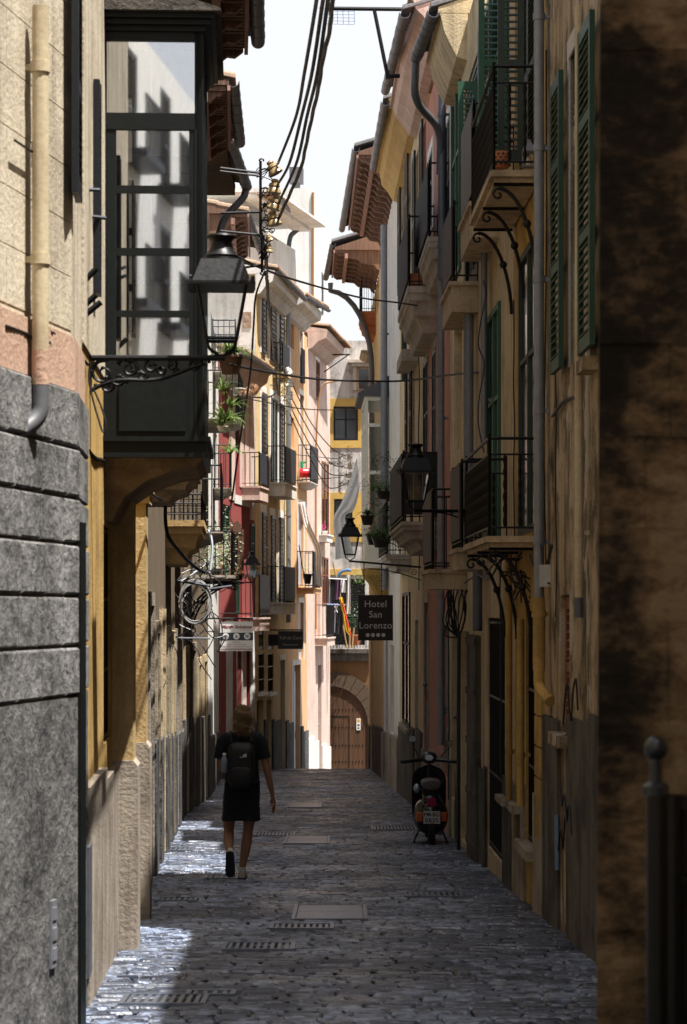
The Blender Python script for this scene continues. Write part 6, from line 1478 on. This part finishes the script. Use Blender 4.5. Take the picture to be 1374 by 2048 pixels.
# ================= SCOOTER =================
def scooter():
    X0, Y0 = 1.055, 27.4; B = Vector((X0, Y0, gz(Y0)))
    root = empty('scooter', B, 'black scooter seen from behind, parked against the right wall', 'scooter')
    M = Matrix.Translation(B); BLK = plain('glossy black scooter paint', (.012, .012, .014), .16, 0, .2, .02, 10, .7); RUB = plain('tyre rubber', (.012, .012, .012), .85)
    def ring(y, z, rx, rz, n=20, p=2.4, dz=0):
        out = []
        for k in range(n):
            a = 2 * math.pi * k / n; c, s_ = math.cos(a), math.sin(a)
            out.append((math.copysign(abs(c) ** (2 / p), c) * rx, y, z + math.copysign(abs(s_) ** (2 / p), s_) * rz))
        return out
    # rear body with bulging side cowls
    m = MB(M); m.loft([ring(-.50, .36, .02, .05), ring(-.49, .36, .10, .13), ring(-.44, .35, .155, .19), ring(-.34, .345, .195, .215), ring(-.2, .35, .21, .225), ring(-.05, .36, .2, .21), ring(.08, .38, .15, .17), ring(.15, .4, .1, .12)])
    m.build('body', BLK, root, smooth=True)
    m = MB(M); m.loft([ring(-.46, .54, .05, .03), ring(-.44, .55, .10, .06), ring(-.3, .58, .11, .09), ring(0, .6, .11, .09), ring(.2, .56, .1, .08)]); m.build('tail', BLK, root, smooth=True)
    m = MB(M); m.loft([ring(-.46, .72, .06, .02), ring(-.455, .735, .105, .055), ring(-.36, .745, .118, .065), ring(-.1, .74, .12, .06), ring(.08, .73, .1, .05), ring(.18, .72, .05, .03)]); st = m.build('seat', plain('worn seat vinyl', (.09, .075, .065), .55, 0, .2, .2), root, smooth=True)
    m = MB(M); m.box(-.1, .1, -.42, .1, .62, .69); m.build('seat_base', RUB, root)
    # leg shield (curved sheet with rounded top)
    m = MB(M); rows = []
    for i in range(15):
        t = i / 14; z = .16 + .77 * t; w_ = .21 * min(1, (1 - max(0, (t - .72) / .28) ** 2.4) ** .5 + .0) if t < 1 else .02
        w_ = max(w_, .02) * (1 if t > .2 else .8 + t); rows.append((z, w_))
    outer = []; 
    for z, w_ in rows: outer.append([(w_ * (q / 8 * 2 - 1), .42 + .1 * (z - .5) * -1 + .06 * (q / 8 * 2 - 1) ** 2 * -1, z) for q in range(9)] + [(w_ * .98 * (1 - q / 8 * 2), .445 + .1 * (z - .5) * -1 - .06 * (q / 8 * 2 - 1) ** 2, z) for q in range(9)])
    m.loft(outer); m.build('leg_shield', BLK, root, smooth=True)
    m = MB(M); m.box(-.17, .17, .0, .5, .2, .24); m.build('floorboard', BLK, root)
    # steering
    m = MB(M); m.tube([(0, .46, .3), (0, .40, .93)], .03, 10); m.tube([(0, .52, .12), (0, .46, .35)], .035, 10); m.build('steering_column', BLK, root, smooth=True)
    m = MB(M); m.loft([ring(.30, 1.0, .03, .02), ring(.31, 1.0, .085, .055), ring(.36, 1.01, .1, .075), ring(.45, 1.01, .09, .07), ring(.52, 1.0, .05, .05)]); m.tube([(-.3, .31, .965), (-.12, .36, .985), (0, .38, .99), (.12, .36, .985), (.3, .31, .965)], [.022, .026, .03, .026, .022], 10); hb = m.build('handlebar', BLK, root, smooth=True)
    m = MB(M @ Matrix.Translation((0, .302, 1.01)) @ Matrix.Rotation(math.radians(70), 4, 'X')); m.lathe((0, 0, 0), [(.05, 0), (.05, .012), (.045, .015)], 18, 1, .7); m.build('speedometer', plain('pale dial', (.45, .5, .55), .2), hb)
    m = MB(M)
    for s_ in (-1, 1): m.tube([(s_ * .24, .32, .967), (s_ * .35, .29, .962)], .019, 10); m.tube([(s_ * .22, .36, .965), (s_ * .34, .35, .97)], .007, 6)
    m.build('grip', RUB, hb, smooth=True)
    for sx_, (cx_, cz_), st_, rz_ in ((-1, (-.205, 1.245), (-.11, 1.0), .12), (1, (.245, 1.185), (.12, 1.0), 0)):
        m = MB(M); m.tube(bend([(st_[0], .37, st_[1]), (cx_ + .02 * -sx_, .36, cz_ - .11 + .03 * (sx_ > 0)), (cx_, .35, cz_ - .04)]), .006, 6); mr = m.build('mirror', RUB, root)
        m = MB(M @ Matrix.Translation((cx_, .35, cz_)) @ Matrix.Rotation(rz_, 4, 'Y')); m.loft([[(x * k, y, z * k) for x, z in ((-.045, -.03), (-.035, -.042), (.035, -.042), (.045, -.03), (.045, .03), (.035, .042), (-.035, .042), (-.045, .03))] for k, y in ((.7, .03), (1, .01), (1, -.006), (.93, -.01))]); m.build('mirror_shell', RUB, mr)
        m = MB(M @ Matrix.Translation((cx_, .338, cz_)) @ Matrix.Rotation(rz_, 4, 'Y')); m.box(-.04, .04, -.003, 0, -.036, .036); m.build('mirror_glass', plain('mirror silver', (.8, .8, .8), .03, 1, 0, 0), mr)
    # wheels
    def wheel(y, parent=None):
        m = MB(M @ Matrix.Translation((0, y, .215)) @ Matrix.Rotation(math.pi / 2, 4, 'Y')); m.lathe((0, 0, 0), [(.13, -.035), (.19, -.042), (.212, -.03), (.216, 0), (.212, .03), (.19, .042), (.13, .035)], 28); wh = m.build('wheel', RUB, root, smooth=True)
        m = MB(M @ Matrix.Translation((0, y, .215)) @ Matrix.Rotation(math.pi / 2, 4, 'Y')); m.lathe((0, 0, 0), [(.03, -.05), (.05, -.045), (.12, -.03), (.13, -.02), (.13, .02), (.12, .03), (.05, .045), (.03, .05)], 20); m.build('rim', ZINC, wh, smooth=True)
    wheel(-.32); wheel(.6)
    m = MB(M); pts = []
    for k in range(11): a = math.pi * (.1 + .8 * k / 10); pts.append([(w_ * .09, .6 - .25 * math.cos(a), .215 + .26 * math.sin(a) - .02 * w_ * w_) for w_ in (-1, -.6, 0, .6, 1)] + [(w_ * .08, .6 - .235 * math.cos(a), .215 + .24 * math.sin(a)) for w_ in (1, .6, 0, -.6, -1)])
    m.loft(pts); m.build('mudguard', BLK, root, smooth=True)
    # lights and plate
    m = MB(M); m.loft([[(x, y, z) for x, z in ((-.06 * k, .49), (.06 * k, .49), (.055 * k, .585), (-.055 * k, .585))] for k, y in ((1, -.40), (1, -.49), (.85, -.505))]); m.build('tail_light', plain('dark red lens', (.25, .01, .05), .12, 0, .1, 0), root)
    for s_ in (-1, 1):
        m = MB(M); m.loft([[(s_ * .145 + x * k, y, .355 + z * k) for x, z in ((-.033, -.055), (.033, -.055), (.033, .055), (-.033, .055))] for k, y in ((1.1, -.40), (1.05, -.465), (.9, -.475))]); m.build('indicator', plain('orange lens', (.5, .1, .01), .12, 0, .1, 0), root)
    m = MB(M); m.box(-.1, .1, -.522, -.515, .28, .43); pb = m.build('number_plate', plain('plate white', (.45, .45, .43), .35, 0, .05, .02), root)
    m = MB(M); m.box(-.01, .01, -.515, -.44, .3, .4); m.build('plate_bracket', RUB, pb)
    m = MB(); ax = Vector((1, 0, 0)); text_mb(m, 'PM-BG', .066, B + Vector((0, -.5225, .368)), ax, UP, .0015, bold=.0012, sp=.98); text_mb(m, '0835', .076, B + Vector((0, -.5225, .294)), ax, UP, .0015, bold=.0012, sp=1.1); m.build('plate_lettering', plain('plate black', (.01, .01, .01), .5), pb)
    m = MB(M)
    for s_ in (-1, 1): m.tube([(s_ * .12, -.05, .2), (s_ * .2, -.12, .03), (s_ * .2, -.12, .006)], .011, 8); m.tube([(s_ * .2, -.12, .0), (s_ * .2, -.12, .03)], .018, 8)
    m.build('stand', RUB, root)
    m = MB(M); m.tube([(.05, -.1, .16), (.1, -.3, .15), (.1, -.42, .16)], .03, 10); m.build('exhaust', plain('dark exhaust', (.05, .05, .05), .4, .6), root, smooth=True)
    m = MB(M); m.ball((-.16, -.0, .66), .045, 8, 1, 1, 1.3); m.build('lever', plain('pale alloy', (.35, .4, .48), .3, .6), root, smooth=True)
scooter()

# ================= WOMAN =================
def skin_body(name, joints, edges, rootv, mat, parent, B):
    me = bpy.data.meshes.new(name); me.from_pydata([Vector(j[:3]) for j in joints], edges, []); o = bpy.data.objects.new(name, me); COL.objects.link(o)
    if parent: o.parent = parent
    sk = o.modifiers.new('skin', 'SKIN'); sk.use_smooth_shade = True
    for i, j in enumerate(joints):
        v = me.skin_vertices[0].data[i]; r = j[3]; v.radius = r if isinstance(r, tuple) else (r, r); v.use_root = (i == rootv)
    sb = o.modifiers.new('sub', 'SUBSURF'); sb.levels = 2; sb.render_levels = 2
    me.materials.append(mat); o['_w'] = tuple(B); return o
def woman():
    Y0 = 21.35; B = Vector(((484 - CX) / FP * Y0, Y0, gz(Y0))); M = Matrix.Translation(B)
    root = empty('person', B, 'woman in short dark dress walking away, hair in a curly blond ponytail', 'person')
    SK = plain('sun tanned skin', (.33, .16, .09), .5, 0, .12, .04, 20)
    J = []; E = []
    def j(x, y, z, r, par=None): J.append((x, y, z, r)); (E.append((par, len(J) - 1)) if par is not None else None); return len(J) - 1
    pel = j(0, 0, .93, (.15, .1)); sp = j(0, .01, 1.08, (.125, .09), pel); ch = j(0, .015, 1.24, (.14, .1), sp); nb = j(0, .0, 1.37, (.07, .065), ch)
    nk = j(0, .01, 1.44, .048, nb); hd0 = j(0, .03, 1.49, (.062, .07), nk); hd1 = j(0, .035, 1.545, (.076, .088), hd0); hd2 = j(0, .03, 1.6, (.073, .085), hd1); j(0, .025, 1.635, (.045, .05), hd2)
    j(0, .125, 1.51, .013, hd1)   # nose
    # right arm hangs, left arm bent holding the strap
    a = j(.155, .0, 1.345, .05, nb); b = j(.205, -.01, 1.2, .042, a); c = j(.235, -.015, 1.05, .034, b); d = j(.262, .02, .92, .033, c); w_ = j(.288, .055, .80, .021, d)
    pm = j(.292, .062, .755, (.028, .016), w_); pk = j(.296, .07, .715, (.033, .013), pm)
    for k, (dx, ln) in enumerate(((.024, .06), (.008, .072), (-.008, .068), (-.024, .052))):
        f1 = j(.297 + dx * .25, .07 + dx * .9, .695, .0095, pk); f2 = j(.297 + dx * .35, .078 + dx, .695 - ln * .5, .0085, f1); j(.294 + dx * .4, .075 + dx, .695 - ln, .007, f2)
    t1 = j(.277, .085, .75, .011, pm); j(.268, .1, .715, .009, t1)
    a = j(-.155, 0, 1.345, .05, nb); b = j(-.195, 0, 1.2, .042, a); c = j(-.212, .01, 1.06, .036, b); d = j(-.2, .1, 1.09, .034, c); w_ = j(-.16, .2, 1.17, .022, d)
    pm = j(-.145, .215, 1.205, (.026, .018), w_); pk = j(-.135, .215, 1.24, (.03, .014), pm)
    for k, dx in enumerate((-.022, -.008, .007, .021)):
        f1 = j(-.128 + .3 * dx, .21 + dx * .2, 1.262 + dx * .4, .0095, pk); f2 = j(-.108 + .2 * dx, .19, 1.262 + dx, .0085, f1); j(-.105, .172, 1.25 + dx, .007, f2)
    t1 = j(-.12, .2, 1.215, .011, pm); j(-.105, .18, 1.225, .009, t1)
    # legs
    h = j(.085, 0, .84, (.085, .09), pel); th = j(.08, .03, .66, (.075, .078), h); kn = j(.055, .06, .47, (.047, .05), th); cf = j(.04, .045, .34, (.052, .056), kn); ak = j(.0, .06, .115, (.031, .034), cf); an = j(-.002, .065, .07, .033, ak); ft = j(-.002, .14, .04, (.038, .028), an); j(-.0, .22, .026, (.036, .018), ft)
    h = j(-.085, 0, .84, (.085, .09), pel); th = j(-.115, .035, .66, (.072, .076), h); kn = j(-.13, .07, .47, (.047, .052), th); cf = j(-.125, -.05, .385, (.05, .056), kn); ak = j(-.105, -.22, .275, (.031, .033), cf); an = j(-.102, -.245, .24, .032, ak); ft = j(-.1, -.2, .13, (.037, .028), an); j(-.1, -.145, .05, (.034, .02), ft)
    o = skin_body('body', J, E, 0, SK, root, B)
    # dress
    DR = plain('navy black cotton dress', (.004, .005, .009), .9, 0, .25, .2, 30)
    m = MB(M); rings = []
    for (z, rx, ry, cx_, cy) in ((.567, .182, .13, -.015, .0), (.62, .178, .128, -.012, 0), (.72, .172, .125, -.008, 0), (.85, .172, .125, 0, 0), (.95, .165, .12, 0, 0), (1.05, .150, .108, 0, .005), (1.15, .152, .108, 0, .01), (1.25, .172, .112, 0, .01), (1.32, .182, .105, 0, .005), (1.365, .165, .085, 0, 0), (1.395, .11, .07, 0, 0), (1.41, .07, .06, 0, .0)):
        rr_ = []
        for k in range(40):
            a = 2 * math.pi * k / 40; fo = 1 + (.03 * math.sin(a * 5 + 1) + .018 * math.sin(a * 9)) * max(0, (1.0 - z) / .43)
            rr_.append((cx_ + rx * fo * math.cos(a), cy + ry * fo * math.sin(a), z + (.006 * math.sin(a * 3) if z < .6 else 0)))
        rings.append(rr_)
    m.loft(rings)
    dr = m.build('dress', DR, root, smooth=True)
    for s_ in (-1, 1):
        m = MB(M); pp = [(s_ * .09, 0, 1.352), (s_ * .145, 0, 1.345), (s_ * .185, 0, 1.30), (s_ * .2, -.004, 1.22), (s_ * .215, -.006, 1.15)]
        m.tube(pp, [.052, .064, .062, .058, .060], 16); m.build('sleeve', DR, dr, smooth=True)
    # hair
    HR = island('curly blond hair', [(.16, .09, .035), (.26, .16, .065), (.1, .055, .022), (.36, .24, .11)], (.35, .55), .4, .2, 80, .1)
    m = MB(M); m.ball((0, .015, 1.575), .088, 14, .98, 1.08, 1.0); rnd = random.Random(31)
    for k in range(170):     # strands over the skull gathered at the tie
        a = rnd.random() * 6.283; e = rnd.uniform(-.1, 1.35)
        s0 = Vector((.088 * math.cos(a) * math.cos(e), .015 + .095 * math.sin(a) * math.cos(e), 1.575 + .09 * math.sin(e))); t = Vector((.01, -.085, 1.585))
        if s0.y > .085 and s0.z < 1.6: continue
        mid = (s0 + t) / 2; cc = Vector((0, .015, 1.575)); mid = cc + (mid - cc).normalized() * .096
        m.tube(cat_curve([s0, mid, t], 4), .0035, 4)
    for k in range(260):     # curly tail
        x, ph = rnd.gauss(.014, .028), rnd.random() * 6.28; L = rnd.uniform(.1, .26); pts = []
        fl = rnd.gauss(0, .35)
        for i in range(12):
            t = i / 11; am = .008 + .008 * t
            pts.append((x + .012 + fl * .1 * t + am * math.cos(ph + t * 13), -.10 - .035 * math.sin(t * 2.2) + rnd.gauss(0, .002) + am * math.sin(ph + t * 13), 1.60 + .015 * math.sin(t * 3) - L * t))
        m.tube(pts, [.0028] * 9 + [.002, .0015, .001], 3)
    m.build('hair', HR, root, smooth=True)
    # shoes
    SO = plain('dark rubber sole', (.025, .025, .03), .7); SH = plain('beige canvas shoe', (.42, .36, .3), .8); SC = plain('white ankle sock', (.6, .58, .55), .9)
    def shoe(Mx, nm):
        mm = MB(M @ Mx); rg = []
        for y, hw, h0, h1 in ((-.06, .018, 0, .06), (-.05, .034, 0, .075), (0, .038, 0, .072), (.06, .038, 0, .06), (.12, .044, 0, .05), (.17, .04, 0, .042), (.195, .022, .003, .03)):
            rg.append([(-hw, y, .02), (-hw * .9, y, h1 * .7 + .01), (-hw * .5, y, h1 + .01), (hw * .5, y, h1 + .01), (hw * .9, y, h1 * .7 + .01), (hw, y, .02)])
        mm.loft(rg); s_ = mm.build('shoe', SH, root, smooth=True)
        mm = MB(M @ Mx); mm.loft([[(-hw * k, y, z) for k, z in ((1, .02), (1.02, .0), (-1.02, .0), (-1, .02))] for y, hw in ((-.066, .02), (-.055, .037), (0, .041), (.06, .041), (.12, .047), (.17, .043), (.2, .024))]); mm.build('sole', SO, s_)
        mm = MB(M @ Mx); mm.tube([(0, -.015, .05), (0, -.02, .115)], [.037, .034], 12); mm.build('sock', SC, s_, smooth=True)
    shoe(Matrix.Translation((-.002, .065, .0)), 'r')
    shoe(Matrix.Translation((-.1, -.285, .235)) @ Matrix.Rotation(math.radians(-68), 4, 'X'), 'l')
    # backpack
    bp = empty('backpack', B + Vector((0, -.18, .88)), 'black backpack with small white emblem worn by the woman', 'backpack')
    BK = plain('black nylon', (.004, .004, .005), .65, 0, .3, .25, 50)
    m = MB(M); 
    def rr(y, k, z0, z1, w_):
        return [(x * w_ * k, y, (z0 + z1) / 2 + z * (z1 - z0) / 2 * k) for x, z in [(math.copysign(abs(math.cos(a)) ** .5, math.cos(a)), math.copysign(abs(math.sin(a)) ** .45, math.sin(a))) for a in [2 * math.pi * i / 28 for i in range(28)]]]
    m.loft([rr(-.095, .96, .87, 1.32, .125), rr(-.12, 1, .87, 1.32, .13), rr(-.19, 1, .87, 1.31, .127), rr(-.23, .93, .88, 1.29, .122), rr(-.245, .8, .9, 1.27, .115)]); m.build('main_bag', BK, bp, smooth=True)
    m = MB(M); m.loft([rr(-.235, .95, .89, 1.1, .105), rr(-.262, .95, .89, 1.09, .105), rr(-.275, .8, .9, 1.08, .1)]); m.build('pocket', BK, bp, smooth=True)
    m = MB(M)
    for s_ in (-1, 1): m.tube(bend([(s_ * .09, -.12, 1.31), (s_ * .1, -.06, 1.395), (s_ * .11, .03, 1.4), (s_ * .12, .12, 1.3), (s_ * .13, .13, 1.1), (s_ * .15, .02, .95), (s_ * .14, -.12, .92)]), .017, 8)
    m.tube(bend([(-.02, -.13, 1.32), (-.015, -.15, 1.37), (.015, -.15, 1.37), (.02, -.13, 1.32)]), .007, 6); m.build('strap', BK, bp, smooth=True)
    m = MB(M); m.tube([(-.15, -.16, .9), (-.165, -.17, .8), (-.17, -.165, .72)], .005, 5); m.tube([(.15, -.14, .95), (.17, -.12, .93)], .012, 5); m.build('loose_strap', BK, bp)
    m = MB(M); cx_, cz = .03, 1.178     # small white emblem: bar and quarter arcs
    for k, r_ in enumerate((.012, .022, .032)):
        pts = [(cx_ + .02 - r_ * math.cos(a), -.249, cz + r_ * math.sin(a)) for a in [math.pi / 2 * i / 6 for i in range(7)]]; m.tube(pts, .0035, 4)
    m.box(cx_ - .04, cx_ - .016, -.252, -.246, cz - .002, cz + .004); m.box(cx_ + .018, cx_ + .024, -.252, -.246, cz, cz + .034); m.build('emblem', SW, bp)
    wb = empty('water_bottle', B + Vector((-.16, -.15, 1.0)), 'clear bluish water bottle in the side pocket of the backpack', 'bottle')
    m = MB(M); m.lathe((-.158, -.17, 1.03), [(.028, 0), (.034, .01), (.034, .11), (.03, .135), (.016, .155), (.016, .165)], 14); m.build('bottle_body', plain('bluish plastic', (.2, .24, .3), .12, 0, .2, .02, 12, .8), wb, smooth=True)
    m = MB(M); m.lathe((-.158, -.17, 1.196), [(.018, 0), (.018, .018)], 12); m.build('cap', WHITE, wb)
woman()
for o in bpy.data.objects:
    if '_w' in o: del o['_w']
